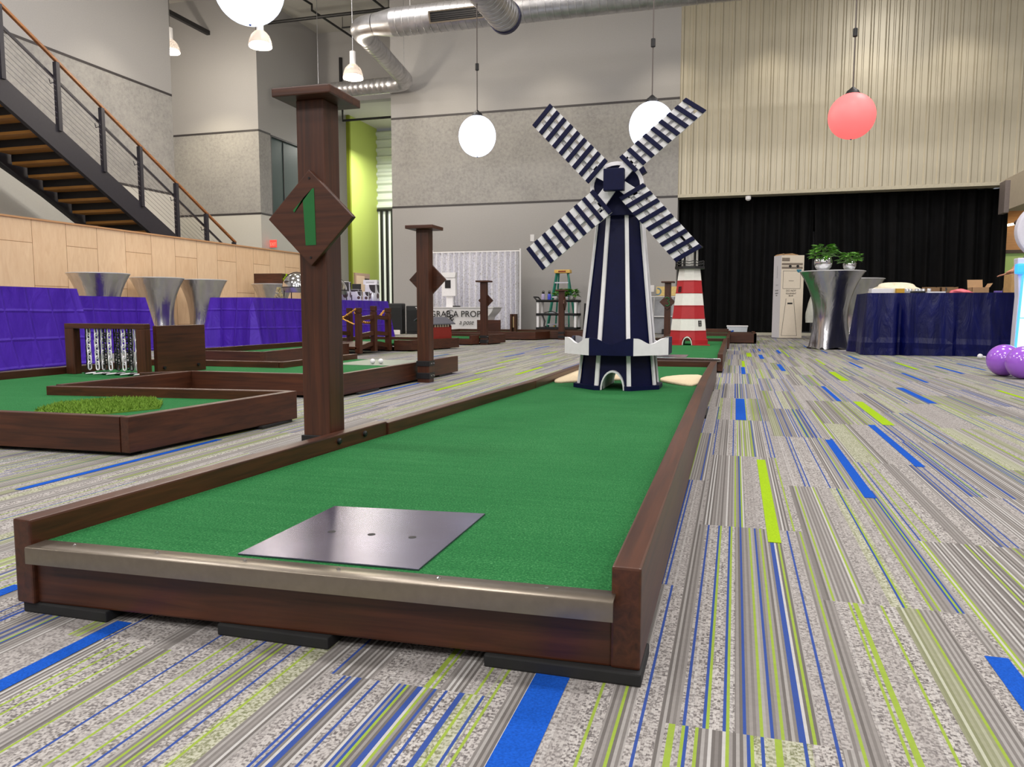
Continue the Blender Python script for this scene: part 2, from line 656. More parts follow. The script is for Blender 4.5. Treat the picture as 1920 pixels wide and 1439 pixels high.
mb.box(-14.13, -14.03, 14.1, 18.7, 8.04, 8.15)
struct(mb, 'trim_2', BLACK)
# far left wall with the opening of the window
WY0, WY1 = 19.26, 21.75
bx = [(-13.0, -12.6, 18.7, WY0, 0, ZL, 3), (-13.0, -12.6, WY0, 21.9, 0, ZL - 0.06, 3), (-13.0, -12.6, 18.7, WY0, ZL, ZU, 1),
      (-13.0, -12.6, 18.7, 21.9, ZU, CEIL_Z, 0), (-13.0, -12.6, WY1, 21.9, ZL, ZU, 1)]
sm = [(-12.7, -12.594, 18.7, WY0, z - 0.025, z + 0.025, 2) for z in (ZL, ZU)] + [(-12.7, -12.594, WY0, 21.9, ZL - 0.05, ZL, 2)]
seam_wall('wall_left_far', bx, sm)
GLASS = NT('dark_reflective_glass')
GLASS = GLASS.fin(lin((56, 76, 76)), 0.3, 0.0, 0.25)
mb = MB()
mb.box(-12.72, -12.66, WY0, WY1, ZL - 0.05, ZU)
w1 = struct(mb, 'window_1', GLASS)
mb = MB()
for y in (WY0, WY1 - 0.04):
    mb.box(-12.66, -12.6, y, y + 0.04, ZL - 0.05, ZU)
mb.box(-12.66, -12.64, 19.95, 19.965, ZL - 0.05, ZU)
mb.box(-12.66, -12.6, WY0, WY1, ZU - 0.05, ZU)
mb.box(-12.66, -12.6, WY0, WY1, ZL - 0.06, ZL)
mb.build('window_frame', DARKTRIM, w1)

# ---- header wall and the brighter back room behind it
mb = MB()
mb.box(-12.6, -8.3, 21.9, 22.2, 6.9, CEIL_Z)
struct(mb, 'wall_header', GRAYW)
mb = MB()
mb.box(-8.62, -8.2, YB + 0.4, 28, 0, CEIL_Z)
struct(mb, 'wall_back_return', GRAYW)
mb = MB()
mb.box(-19, -8.2, 22.2, 28, 7.35, 7.5)
struct(mb, 'ceiling_back_room', CEILM)
mb = MB()
mb.mi = 1
mb.box(-13.32, -13.2, 25.0, 25.1, 0, 7.35)
mb.mi = 0
mb.box(-13.32, -13.2, 25.1, 27.2, 0, 7.35)
gw = struct(mb, 'wall_green', [LIMEWALL, OLIVE])
mb = MB()
mb.box(-13.2, -13.14, 25.15, 26.3, 0.4, 1.88)
mb.build('door_frame', plain('pink_wood_frame', (188, 158, 142), 0.6), gw)
mb = MB()
mb.box(-13.14, -13.125, 25.22, 25.85, 0.5, 1.78)
mb.build('door_panel', plain('painted_door_light', (236, 206, 180), 0.6), gw)  # pale warm colour paints the light falling on the panel
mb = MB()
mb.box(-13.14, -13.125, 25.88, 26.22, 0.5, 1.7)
mb.build('door_opening', plain('painted_doorway_shade', (30, 22, 16), 0.7), gw)  # dark slab stands in for the shade inside the opening
mb = MB()
mb.box(-19, -13.32, 25.6, 25.8, 0, 7.35)
mb.box(-19, -13.0, 21.9, 22.0, 0, 7.35)
struct(mb, 'wall_back_room_left', PALEW)
# white wall with horizontal ribs over a bank of glass with black mullions
mb = MB()
z = 4.35
prof = []
while z < 7.3:
    prof += [(z, 27.2), (z + 0.07, 27.1), (z + 0.15, 27.1), (z + 0.22, 27.2)]
    z += 0.3
a = [mb.v((-13.3, y, zz)) for zz, y in prof]
b = [mb.v((-8.2, y, zz)) for zz, y in prof]
for i in range(len(prof) - 1):
    mb.face([a[i], b[i], b[i + 1], a[i + 1]])
struct(mb, 'wall_back_room', plain('white_ribbed_metal', (214, 220, 214), 0.4, 0.1, var=0.02))
w2 = struct(MB().box(-13.2, -8.2, 27.22, 27.27, 0, 4.35), 'window_2', emis('daylight_window', (238, 244, 230), 0.4))
mb = MB()
for k in range(11):
    xx = -13.07 + k * 0.22
    mb.box(xx, xx + 0.075, 27.1, 27.22, 0, 4.3)
mb.box(-13.2, -10.5, 27.1, 27.22, 4.28, 4.36)
mb.build('mullions', BLACK, w2)

# ---- right side: bulkhead beam, wood passage wall, window; enclosing walls
mb = MB()
mb.box(5.31, 6.3, 14.9, YB - 0.03, 2.62, 3.27)
struct(mb, 'wall_bulkhead', plain('beige_bulkhead', (206, 194, 176), 0.6, var=0.04, scale=8))
mb = MB()
mb.box(5.22, 5.31, 18.2, 18.56, 2.55, 3.2)
struct(mb, 'trim_3', plain('gray_reveal', (128, 118, 116), 0.6))
mb = MB()
mb.box(5.6, 9, 21.0, 21.2, 1.95, 3.3)
mb.box(5.6, 9, 21.0, 21.2, 0, 0.7)
struct(mb, 'wall_passage', wood('passage_wood', (140, 98, 56), (182, 134, 82), 0, 0.5))
w3 = struct(MB().box(5.6, 9, 21.05, 21.1, 0.7, 1.95), 'window_3', emis('green_view_window', (124, 148, 86), 0.5))
mb = MB()
mb.box(5.6, 9, 20.96, 21.05, 1.9, 1.98)
mb.box(5.6, 9, 20.96, 21.05, 1.24, 1.3)
mb.build('window_frame', plain('dark_bronze', (46, 32, 24), 0.5), w3)
struct(MB().box(14.8, 15, -6, 28, 0, CEIL_Z), 'wall_right', GRAYW)
struct(MB().box(-13, 15, -6.2, -6, 0, CEIL_Z), 'wall_front', GRAYW)

# ---- birch half wall in front of the stair


def birch_mat():
    t = NT('birch_plywood')
    o = t.obj()
    x, y, z = t.xyz(o)
    br = t.n('ShaderNodeTexBrick')
    t.put(br.inputs['Vector'], t.comb(t.math('ADD', z, 0.35), y, 0.0))
    br.offset = 0.5
    br.inputs['Scale'].default_value = 1.0
    br.inputs['Brick Width'].default_value = 1.25
    br.inputs['Row Height'].default_value = 0.6
    br.inputs['Mortar Size'].default_value = 0.004
    br.inputs['Mortar Smooth'].default_value = 0.0
    br.inputs['Color1'].default_value = lin((226, 190, 152)) + (1,)
    br.inputs['Color2'].default_value = lin((236, 205, 170)) + (1,)
    br.inputs['Mortar'].default_value = lin((140, 100, 64)) + (1,)
    g = t.noise(t.scale(o, (6, 6, 1.2)), 2.2, 5, 0.6, 1.2)
    col = t.mix(0.45, br.outputs[0], t.ramp(g, [(0.3, lin((214, 176, 138))), (0.7, lin((240, 212, 176)))]))
    m = t.mix(br.outputs['Fac'], col, lin((150, 108, 70)))
    return t.fin(m, 0.42, 0, 0.4)


BIRCH = birch_mat()
mb = MB()
mb.box(-10.06, -9.92, -2, 16.35, 0, 1.86)
hw = struct(mb, 'wall_stair', BIRCH)
mb = MB()
mb.box(-10.07, -9.9, -2, 16.36, 1.86, 1.885)
mb.build('cap_board', wood('birch_cap', (180, 132, 92), (206, 160, 116), 1), hw)

# ================================================================== STAIR
st = thing('staircase', 'dark steel staircase with oak handrail rising behind the birch half wall', 'staircase', (-11.2, 12, 0))
SL = 0.558


def zs(y):
    return 4.05 - SL * (y - 9.23)


for xx in (-10.6, -11.95):
    mb = MB()
    pts = [(xx, 7.4, zs(7.4)), (xx, 16.5, zs(16.5)), (xx, 16.5, max(0, zs(16.5) - 0.4)), (xx, 15.8, 0.0), (xx, 7.4, zs(7.4) - 0.41)]
    pts[3] = (xx, 16.0, zs(16.0) - 0.41)
    mb.extr(pts, (-0.08, 0, 0))
    mb.box(xx - 0.14, xx + 0.06, 0, 0, 0, 0) if False else None
    mb.build('stringer', STAIRSTEEL, st)
y = 16.2
k = 0
while y > 7.5:
    zt = zs(y) - 0.12
    mb = MB()
    mb.box(-11.9, -10.68, y - 0.31, y, zt - 0.05, zt)
    t_ = mb.build('tread', TREAD, st)
    MB().box(-11.9, -10.68, y - 0.02, y + 0.005, zt - 0.17, zt - 0.05).build('riser', BLACK, t_)
    y -= 0.3
    k += 1
HR = [(-10.6, y_, 5.06 - SL * (y_ - 9.3)) for y_ in (7.4, 14.75)]
mb = MB()
mb.bar(HR[0], HR[1], 0.055, 0.045)
mb.build('handrail', HANDRAIL, st, bevel=0.01)
mb = MB()
mb.bar((-10.68, 7.4, HR[0][2] - 0.24), (-10.68, 14.7, HR[1][2] - 0.22), 0.035, 0.035)
mb.build('grab_rail', STAIRSTEEL, st)
for y_ in (8.3, 9.27, 10.25, 11.14, 12.0, 12.93, 13.8, 14.7):
    mb = MB()
    mb.box(-10.64, -10.57, y_ - 0.035, y_ + 0.035, zs(y_) - 0.05, 5.04 - SL * (y_ - 9.3))
    p_ = mb.build('baluster', STAIRSTEEL, st)
    zz = 5.04 - SL * (y_ - 9.3) - 0.3
    MB().tube([(-10.62, y_, zz), (-10.68, y_ - 0.06, zz - 0.04), (-10.68, y_ - 0.08, zz + 0.03)], 0.009, 6).build('bracket', STAIRSTEEL, p_)
for j in range(8):
    d = 0.32 + j * 0.085
    MB().tube([(-10.6, 7.4, HR[0][2] - d), (-10.6, 14.7, HR[1][2] - d)], 0.0035, 5).build('cable', STEEL, st)
MB().bar((-11.25, 8.2, 3.55), (-11.25, 13.5, 1.0), 0.04, 0.05).build('brace', BLACK, st)

# ================================================================== CEILING SERVICES
def spiral(t_name='spiral_duct'):
    t = NT('spiral_duct_steel')
    o = t.obj()
    f = t.noise(o, 6, 4)
    col = t.ramp(f, [(0.3, lin((168, 167, 170))), (0.7, lin((200, 199, 202)))])
    t.bump(t.noise(o, 20, 2), 0.08, 0.01)
    return t.fin(col, 0.36, 0.88)


DUCT = spiral()


def duct_pipe(mb, pts, r, n=28, pitch=0.14):
    """ribbed round duct along a straight or bent path"""
    pts = [Vector(p) for p in pts]
    path, rad = [], []
    for a, b in zip(pts, pts[1:]):
        L = (b - a).length
        m = max(2, int(L / pitch))
        for i in range(m):
            for f, rr in ((0, 1.0), (0.86, 1.0), (0.90, 1.022), (0.96, 1.022)):
                path.append(a + (b - a) * ((i + f) / m))
                rad.append(r * rr)
    path.append(pts[-1])
    rad.append(r)
    return mb.tube(path, rad, n)


def bend(c, a, b, n=6):
    """rounded corner at c between directions towards a and b"""
    c, a, b = Vector(c), Vector(a), Vector(b)
    return [(a * (1 - t) ** 2 + c * 2 * t * (1 - t) + b * t * t) for t in [i / n for i in range(n + 1)]]


ZD = 6.12
du = thing('round_duct', 'large galvanised round duct crossing high in front of the end wall', 'duct', (-2, 14.3, ZD))
mb = MB()
duct_pipe(mb, [(-6.55, 14.3, ZD), (14.7, 14.3, ZD)], 0.26)
mb.build('main_run', DUCT, du, smooth=True)
mb = MB()
mb.tube([(-6.95, 14.3, ZD), (-6.55, 14.3, ZD)], [0.2, 0.26], 28)
mb.build('reducer', DUCT, du, smooth=True)
mb = MB()
e1 = bend((-7.4, 14.3, ZD), (-6.95, 14.3, ZD), (-7.42, 14.75, ZD))
mb.tube(e1, 0.2, 28)
mb.build('elbow', DUCT, du, smooth=True)
mb = MB()
duct_pipe(mb, [e1[-1], (-7.82, 17.6, ZD - 0.02)], 0.185)
mb.build('branch_run', DUCT, du, smooth=True)
mb = MB()
e2 = bend((-7.86, 18.02, ZD - 0.02), (-7.82, 17.6, ZD - 0.02), (-8.25, 18.05, ZD - 0.02))
mb.tube(e2, 0.185, 28)
mb.build('elbow', DUCT, du, smooth=True)
mb = MB()
duct_pipe(mb, [e2[-1], (-11.1, 18.1, ZD - 0.02)], 0.185)
mb.build('end_run', DUCT, du, smooth=True)
# slot grille on the main run
GR = Matrix.Translation((-5.12, 14.3, ZD)) @ Matrix.Rotation(R(18), 4, 'X')
mb = MB()
for x0, x1, z0, z1 in ((-0.58, 0.58, 0.085, 0.11), (-0.58, 0.58, -0.11, -0.085), (-0.58, -0.55, -0.085, 0.085), (0.55, 0.58, -0.085, 0.085)):
    mb.box(x0, x1, -0.3, -0.22, z0, z1)
mb.bm.transform(GR)
g_ = mb.build('grille', ALU, du)
mb = MB()
mb.box(-0.55, 0.55, -0.275, -0.22, -0.085, 0.085)
for j in range(5):
    mb.box(-0.55, 0.55, -0.288, -0.275, -0.07 + j * 0.034, -0.062 + j * 0.034)
mb.bm.transform(GR)
mb.build('louvres', BLACK, g_)
cd = thing('cross_duct', 'round duct running overhead towards the camera, ending under the larger duct', 'duct', (-4.0, 10, 5.72))
mb = MB()
duct_pipe(mb, [(-4.05, 4.0, 5.66), (-4.02, 13.4, 5.66)], 0.27)
mb.build('duct_run', DUCT, cd, smooth=True)
mb = MB()
mb.tube([(-4.02, 13.38, 5.66), (-4.02, 13.46, 5.66)], 0.29, 32)
mb.build('end_rim', plain('dark_blue_rim', (40, 40, 72), 0.4, 0.3), cd, smooth=True)
MB().tube([(-4.05, 8.0, 5.9), (-4.05, 8.0, CEIL_Z)], 0.008, 6).build('hanger', STEEL, cd)
MB().tube([(-6.2, 14.3, ZD + 0.24), (-6.2, 14.3, CEIL_Z)], 0.008, 6).build('hanger', STEEL, du)
MB().tube([(-7.8, 17.6, ZD + 0.15), (-7.8, 17.6, CEIL_Z)], 0.008, 6).build('hanger', STEEL, du)
MB().tube([(-10.4, 18.1, ZD + 0.15), (-10.4, 18.1, CEIL_Z)], 0.008, 6).build('hanger', STEEL, du)

# sprinkler pipes under the ceiling
for nm, pts, r, lab in (
        ('sprinkler_pipe', [(-12.4, 19.0, 8.3), (-8.8, 19.0, 8.3)], 0.045, 'black sprinkler pipe running crosswise under the white ceiling'),
        ('sprinkler_pipe', [(-11.9, 9, 8.6), (-11.0, 18.9, 8.6), (-11.0, 18.9, 8.45), (-10.9, 21.8, 8.45)], 0.03, 'thin dark pipe with a drop elbow under the ceiling'),
        ('sprinkler_pipe', [(-9.4, 9, 8.5), (-9.2, 18.0, 8.5), (-9.1, 21.5, 8.5)], 0.03, 'dark pipe under the ceiling beside the big duct elbow'),
        ('conduit', [(-11.2, 20.9, 8.7), (-9.2, 20.9, 8.7)], 0.025, 'short thin conduit near the header wall ceiling'),
        ('standpipe', [(-11.78, 21.85, 7.1), (-11.78, 21.85, 8.2)], 0.05, 'black vertical pipe on the header wall')):
    mb = MB().tube(pts, r, 8)
    if nm != 'standpipe':
        for q in (pts[0], pts[-1]):
            mb.tube([(q[0] * 0.98 + pts[0][0] * 0.01 + pts[-1][0] * 0.01, q[1] * 0.98 + pts[0][1] * 0.01 + pts[-1][1] * 0.01, q[2]), (q[0] * 0.98 + pts[0][0] * 0.01 + pts[-1][0] * 0.01, q[1] * 0.98 + pts[0][1] * 0.01 + pts[-1][1] * 0.01, CEIL_Z - 0.001)], 0.008, 6)
    o = mb.build(nm, BLACK, None, smooth=True)
    one(o, lab, 'pipe')
o = MB().tube([(-12.9, 24.0, 7.349), (-12.9, 24.0, 6.9), (-8.6, 24.0, 6.9), (-8.6, 24.0, 7.349)], 0.04, 8).build('sprinkler_pipe', BLACK, None, smooth=True)
one(o, 'black pipe under the ceiling of the bright back room', 'pipe')

# high bay pendant lamps
BULB = emis('lamp_glow', (255, 246, 228), 9)
BELL = NT('clear_ribbed_bell')
BELL = BELL.fin(lin((236, 226, 222)), 0.25, 0, 0.5, **{'Transmission Weight': 0.75, 'IOR': 1.15})


def pendant(loc, label, power=260):
    p = thing('pendant_lamp', label, 'lamp', loc, 0, 'bell pendant lamps')
    x, y, z = loc
    mb = MB()
    mb.lathe([(0.21, 0.0), (0.215, 0.03), (0.2, 0.12), (0.165, 0.21), (0.11, 0.27), (0.07, 0.3)], (x, y, z), 28, cap=False)
    mb.build('glass_bell', BELL, p, smooth=True)
    mb = MB()
    mb.lathe([(0.02, 0.075), (0.15, 0.07), (0.185, 0.04), (0.18, 0.01), (0.12, -0.012), (0.02, -0.02)], (x, y, z), 24)
    mb.build('bulb', BULB, p, smooth=True)
    mb = MB()
    mb.lathe([(0.065, 0.3), (0.065, 0.56), (0.03, 0.58)], (x, y, z), 20)
    mb.build('lamp_housing', WHITEP, p, smooth=True)
    MB().tube([(x, y, z + 0.58), (x, y, CEIL_Z)], 0.008, 6).build('cord', STEEL, p)
    d = bpy.data.lights.new('pendant_glow', 'POINT')
    d.energy = power
    d.color = (1, 0.9, 0.74)
    d.shadow_soft_size = 0.1
    lo_ = bpy.data.objects.new('pendant_glow', d)
    lo_.location = (x, y, z - 0.12)
    COL.objects.link(lo_)
    return p


pendant((-8.69, 13.04, 5.45), 'lit bell pendant lamp hanging just below the large white globe', 160)
pendant((-7.98, 15.34, 5.46), 'lit bell pendant lamp hanging under the bend of the round duct', 160)
pendant((-12.96, 15.8, 6.58), 'lit bell pendant lamp half hidden by the edge of the left gray wall', 330)
pendant((-4.9, 13.0, 6.62), 'lit pendant lamp at the top edge, above the slot grille of the duct', 140)

# inflatable globe lights
def globe(name, label, loc, r, mat, ztop, light=None, glow=0, squash=1.0):
    g = thing(name, label, 'globe light', loc, 0, 'hanging globe lights')
    x, y, z = loc
    MB().ball((x, y, z), r, 40, squash).build('globe', mat, g, smooth='all')
    MB().lathe([(r * 0.32, r * 0.94 * squash), (r * 0.25, r * 1.1 * squash), (r * 0.16, r * 1.16 * squash), (r * 0.05, r * 1.26 * squash)], (x, y, z), 16).build('cap', BLACK, g, smooth=True)
    MB().tube([(x, y, z + r * 1.2 * squash), (x, y, ztop)], 0.009, 6).build('cord', plain('gray_cord', (96, 88, 84), 0.6), g)
    MB().lathe([(0.01, -0.06), (0.03, -0.05), (0.03, 0.05), (0.01, 0.06)], (x, y, z + r + 0.78), 10).build('cord_clip', BLACK, g)
    MB().ball((x, y, z - r * squash), 0.012, 8).build('valve', plain('valve_blue', (60, 80, 160), 0.4), g)
    if light:
        d = bpy.data.lights.new('globe_glow', 'POINT')
        d.energy = glow
        d.color = light
        d.shadow_soft_size = r
        o = bpy.data.objects.new('globe_glow', d)
        o.location = (x, y, z - r - 0.05)
    return g


GW = emis('white_blue_glow', (222, 232, 255), 2.2)
GP = emis('coral_glow', (255, 112, 112), 0.95)
globe('globe_light', 'large glowing white globe cut by the top edge of the picture', (-4.21, 6.17, 3.37), 0.3, GW, 5.42)
globe('globe_light', 'glowing white globe hanging alone in front of the gray panelled wall', (-4.08, 12.06, 3.34), 0.3, GW, 5.39, squash=1.08)
globe('globe_light', 'glowing white globe partly behind the upper windmill blade', (-1.15, 10.68, 3.0), 0.3, GW, CEIL_Z, squash=1.08)
globe('globe_light', 'coral pink glowing globe in front of the ribbed metal wall', (1.42, 11.44, 3.14), 0.3, GP, CEIL_Z)

# small fittings on the walls
def plate(label, x, z, w=0.09, h=0.13):
    o = MB().box(x - w / 2, x + w / 2, YB - 0.015, YB, z - h / 2, z + h / 2).build('wall_switch', WHITEP, None, bevel=0.004)
    return one(o, label, 'switch')


plate('small white switch plate beside the left lower windmill blade tip', -4.87, 2.32, 0.1, 0.17)
plate('white switch plate on the gray wall right of the windmill tower', -1.93, 1.06, 0.11, 0.16)
ex = thing('exit_sign', 'red lit exit sign on the pale wall under the dark window', 'exit sign', (-12.5, 19.2, 2.3))
MB().box(-12.6, -12.36, 19.06, 19.09, 2.28, 2.5).build('back_plate', plain('gray_plate', (190, 186, 182), 0.5), ex)
MB().box(-12.56, -12.36, 19.03, 19.06, 2.29, 2.49).build('lit_face', emis('exit_red', (255, 70, 60), 0.9), ex)
text_obj('lettering', 'EXIT', (-12.46, 19.028, 2.33), 0.13, emis('exit_letters', (255, 140, 120), 0.9), ex, align='CENTER', squeeze=0.7)
o = MB().lathe([(0.03, 0.0), (0.06, 0.03), (0.06, 0.1)], (0.2, YB - 0.02, 3.03), 14).build('ceiling_sensor', WHITEP, None)
one(o, 'small white sensor under the lower edge of the ribbed metal wall', 'sensor')
o = MB().bar((5.95, 20.9, 2.53), (7.4, 20.4, 2.75), 0.05, 0.05).build('light_strip', emis('strip_glow', (255, 236, 200), 6), None)
one(o, 'bright linear light strip on the wood passage wall', 'light')

# ================================================================== MINI GOLF COURSES
def board(name, p0, p1, th, z0, z1, parent, side=1, mat=None, bevel=0.004):
    """plank on edge from p0 to p1; its thickness goes to the left of p0->p1 (side=-1: right)"""
    a, b = Vector((p0[0], p0[1])), Vector((p1[0], p1[1]))
    d = (b - a).normalized()
    n = Vector((-d.y, d.x)) * th * side
    pts = [a, b, b + n, a + n]
    if side < 0:
        pts = pts[::-1]
    if mat is None:
        mat = WX if abs(d.x) > abs(d.y) else WY
    return MB().prism([tuple(p) for p in pts], z0, z1).build(name, mat, parent, bevel=bevel)


def turf(parent, pts, z, z0=None):
    return MB().prism(pts, z - 0.02, z).build('turf', TURF, parent)


def pads(parent, places, h=0.02):
    for x0, x1, y0, y1 in places:
        MB().box(x0, x1, y0, y1, 0, h).build('foot_pad', RUBBER, parent, bevel=0.003)


# ---- hole 1 course (foreground, windmill)
c1 = thing('mini_golf_course', 'long foreground mini golf course with tee mat and windmill', 'mini golf course', (-0.65, 3.4, 0), 0, 'mini golf courses')
T = 0.175
board('side_rail', (-1.165, 2.36), (-1.243, 1.053), 0.042, 0.02, T, c1, 1)
board('side_rail', (-1.068, 4.0), (-1.158, 2.36), 0.042, 0.02, T - 0.004, c1, 1)
board('side_rail', (-1.05, 5.86), (-1.068, 4.005), 0.042, 0.02, T - 0.004, c1, 1)
board('side_rail', (-0.121, 1.097), (-0.135, 4.30), 0.044, 0.02, T, c1, 1)
board('side_rail', (-0.136, 4.305), (-0.124, 5.9), 0.044, 0.02, T - 0.002, c1, 1)
board('end_board', (-1.008, 5.84), (-0.166, 5.88), 0.042, 0.02, T - 0.003, c1, 1)
board('front_board', (-1.203, 1.06), (-0.164, 1.1), 0.042, 0.02, 0.11, c1, 1)
turf(c1, [(-1.199, 1.075), (-0.166, 1.115), (-0.177, 4.3), (-0.168, 5.85), (-1.008, 5.81), (-1.026, 4.0), (-1.12, 2.36)], 0.13)
# stair nosing metal edge over the front
p0, p1 = Vector((-1.189, 1.027, 0)), Vector((-0.157, 1.062, 0))
d = (p1 - p0).normalized()
n = Vector((-d.y, d.x, 0))
mb = MB()
prof = [(0.0, 0.104), (0.0, 0.1305), (0.001, 0.133), (0.003, 0.134), (0.046, 0.134), (0.05, 0.131), (0.012, 0.1305), (0.006, 0.124), (0.005, 0.104)]
mb.extr([p0 + n * a + Vector((0, 0, z)) for a, z in prof], p1 - p0)
me_ = mb.build('metal_edge', ALU, c1, smooth=True)
for k in range(6):
    q = p0 + (p1 - p0) * (0.075 + 0.165 * k) + n * 0.03
    MB().lathe([(0.0035, 0.134), (0.0033, 0.136), (0.001, 0.137)], (q.x, q.y, 0), 10).build('screw', CHROME, me_)
pads(c1, [(-1.235, -1.05, 1.058, 1.16), (-0.83, -0.62, 1.07, 1.16), (-0.36, -0.118, 1.086, 1.2), (-0.17, -0.13, 2.2, 2.5), (-0.17, -0.13, 4.0, 4.3), (-0.17, -0.13, 5.4, 5.7),
          (-1.2, -1.15, 2.0, 2.3), (-1.09, -1.04, 3.8, 4.1), (-1.06, -1.02, 5.5, 5.8)])
for yb in (2.06, 2.21):
    xx = -1.243 + (yb - 1.053) * 0.0597 + 0.042
    MB().lathe([(0.009, 0), (0.009, 0.004), (0.006, 0.007)], (0, 0, 0), 12)
    mb = MB()
    mb.tube([(xx - 0.002, yb, 0.155), (xx + 0.005, yb, 0.155), (xx + 0.008, yb, 0.155)], [0.0095, 0.0095, 0.006], 12)
    mb.build('bolt', BLACK, c1, smooth=True)

MATM = plain('dark_steel_plate', (112, 108, 132), 0.27, 0.85, var=0.18, scale=7, spec=0.6)
tm = thing('tee_mat', 'square dark metal tee plate with three holes at the near end of the long course', 'tee mat', (-0.645, 1.28, 0.13), 0, 'tee mats')
MB().prism([(-0.81, 1.105), (-0.48, 1.118), (-0.483, 1.472), (-0.811, 1.44)], 0.1302, 0.1335).build('plate', MATM, tm, bevel=0.0008)
for hx, hy in ((-0.72, 1.266), (-0.64, 1.271), (-0.56, 1.276)):
    MB().lathe([(0.0075, 0.1325), (0.0075, 0.1338)], (hx, hy, 0), 18).build('hole_shade_disc', INK, tm)  # flat dark disc painted for the shade down the hole

FLEECE = plain('sand_fleece', (224, 204, 172), 0.95, var=0.1, scale=160, bump=0.9, spec=0.1)


def patch(label, pts, z, h, mat, name, cat, group, n=10):
    """soft rounded slab: outline smoothed and stepped up at its rim"""
    P = [Vector((a, b, 0)) for a, b in pts]
    out = []
    m = len(P)
    for i in range(m):
        a, b, c_ = P[i - 1], P[i], P[(i + 1) % m]
        for t in (0.0, 0.33, 0.66):
            p = ((a + b) / 2) * (1 - t) ** 2 + b * 2 * t * (1 - t) + ((b + c_) / 2) * t * t
            out.append(p)
    cen = sum(out, Vector()) / len(out)
    mb = MB()
    rings = []
    for s, zz in ((1.0, z), (1.0, z + h * 0.5), (0.985, z + h * 0.85), (0.95, z + h), (0.6, z + h * 1.05), (0.25, z + h * 1.1)):
        rings.append([mb.v((cen + (p - cen) * (s + random.uniform(-0.004, 0.004))) + Vector((0, 0, zz + random.uniform(-0.1, 0.1) * h * (zz > z)))) for p in out])
    k = len(out)
    for a, b in zip(rings, rings[1:]):
        for i in range(k):
            mb.face([a[i], a[(i + 1) % k], b[(i + 1) % k], b[i]])
    mb.face(rings[-1])
    mb.face(rings[0][::-1])
    o = mb.build(name, mat, None, smooth='all')
    return one(o, label, cat, group)


patch('beige fleece sand bunker left of the windmill, running behind it', [(-1.12, 4.28), (-1.022, 4.27), (-0.9, 4.36), (-0.84, 4.42), (-0.6, 4.62), (-0.55, 5.0), (-0.72, 5.45), (-1.03, 5.6), (-1.03, 4.9)][1:],
      0.1302, 0.014, FLEECE, 'sand_bunker', 'sand bunker', 'fleece sand bunkers')
patch('beige fleece sand bunker right of the windmill against the right rail', [(-0.44, 4.64), (-0.36, 4.46), (-0.185, 4.26), (-0.172, 4.98), (-0.26, 5.02), (-0.4, 4.86)],
      0.1302, 0.014, FLEECE, 'sand_bunker', 'sand bunker', 'fleece sand bunkers')


# ---- hole marker posts
def marker(label, x0, y0, w, h, cap, sign, num, straps, zc=0.0, sgn_lab=None):
    """square post from (x0,y0) with cap board, diamond sign and strap irons"""
    t = thing('hole_marker_post', label, 'marker post', (x0 + w / 2, y0 + w / 2, zc), 0, 'hole marker posts')
    MB().box(x0, x0 + w, y0, y0 + w, zc, h).build('post', WZ, t, bevel=0.004)
    cx, cy = x0 + w / 2, y0 + w / 2
    MB().box(cx - cap / 2, cx + cap / 2, cy - cap / 2, cy + cap / 2, h, h + 0.026).build('cap_board', WX, t, bevel=0.004)
    face, sx, sz, hd = sign
    rot = {'front': Matrix.Identity(3), 'back': Matrix.Rotation(PI, 3, 'Z'), 'right': Matrix.Rotation(PI / 2, 3, 'Z')}[face]
    M = Matrix.Translation((cx, cy, 0)) @ rot.to_4x4()
    dy = -w / 2
    mb = MB()
    pts = [(sx, dy, sz - hd), (sx + hd, dy, sz), (sx, dy, sz + hd), (sx - hd, dy, sz)]
    mb.extr([M @ Vector(p) for p in pts], (M @ Vector((0, -0.02, 0))) - (M @ Vector((0, 0, 0))))
    sg = mb.build('sign_board', WX, t, bevel=0.003)
    for q in (0.82, -0.82):
        a = M @ Vector((sx, dy - 0.019, sz + hd * q))
        b = M @ Vector((sx, dy - 0.022, sz + hd * q))
        MB().tube([a, b], 0.0035, 8).build('screw', STRAP, sg)
    for z0, z1 in straps:
        mb = MB()
        mb.box(x0 - 0.006, x0 + w + 0.006, y0 - 0.006, y0 + w + 0.006, z0, z1)
        s_ = mb.build('strap', STRAP, t, bevel=0.002)
        for k in (0.25, 0.75):
            MB().tube([(x0 + w + 0.005, y0 + w * k, (z0 + z1) / 2), (x0 + w + 0.011, y0 + w * k, (z0 + z1) / 2)], 0.006, 8).build('bolt', CHROME, s_)
    return t, sg, M, dy


t1, sg1, M1, dy1 = marker('tall dark wood marker post with a green number 1 on its diamond sign', -1.284, 2.1, 0.092, 1.175, 0.192, ('front', 0.005, 0.824, 0.143), '1', [(0.03, 0.065), (0.125, 0.162)])
one_pts = [(-1.29, 0.848), (-1.2235, 0.91), (-1.217, 0.911), (-1.214, 0.744), (-1.249, 0.743), (-1.2555, 0.882), (-1.285, 0.842)]
MB().extr([(a, 2.0797, z) for a, z in one_pts], (0, -0.001, 0)).build('number', GREENP, sg1)
marker('dark wood marker post strapped to the rail of the turning course, sign edge-on behind', -2.313, 5.4, 0.096, 1.15, 0.22, ('back', 0.0, 0.78, 0.15), '2', [(0.03, 0.075), (0.125, 0.165)])
marker('marker post standing in front of the photo backdrop beside the small backboard', -3.87, 11.55, 0.1, 0.985, 0.215, ('back', -0.01, 0.7, 0.125), '', [(0.03, 0.085), (0.11, 0.15)])
marker('distant marker post in front of the black utility cart', -3.16, 14.0, 0.1, 0.9, 0.19, ('right', 0.0, 0.67, 0.125), '', [(0.03, 0.08), (0.11, 0.15)])
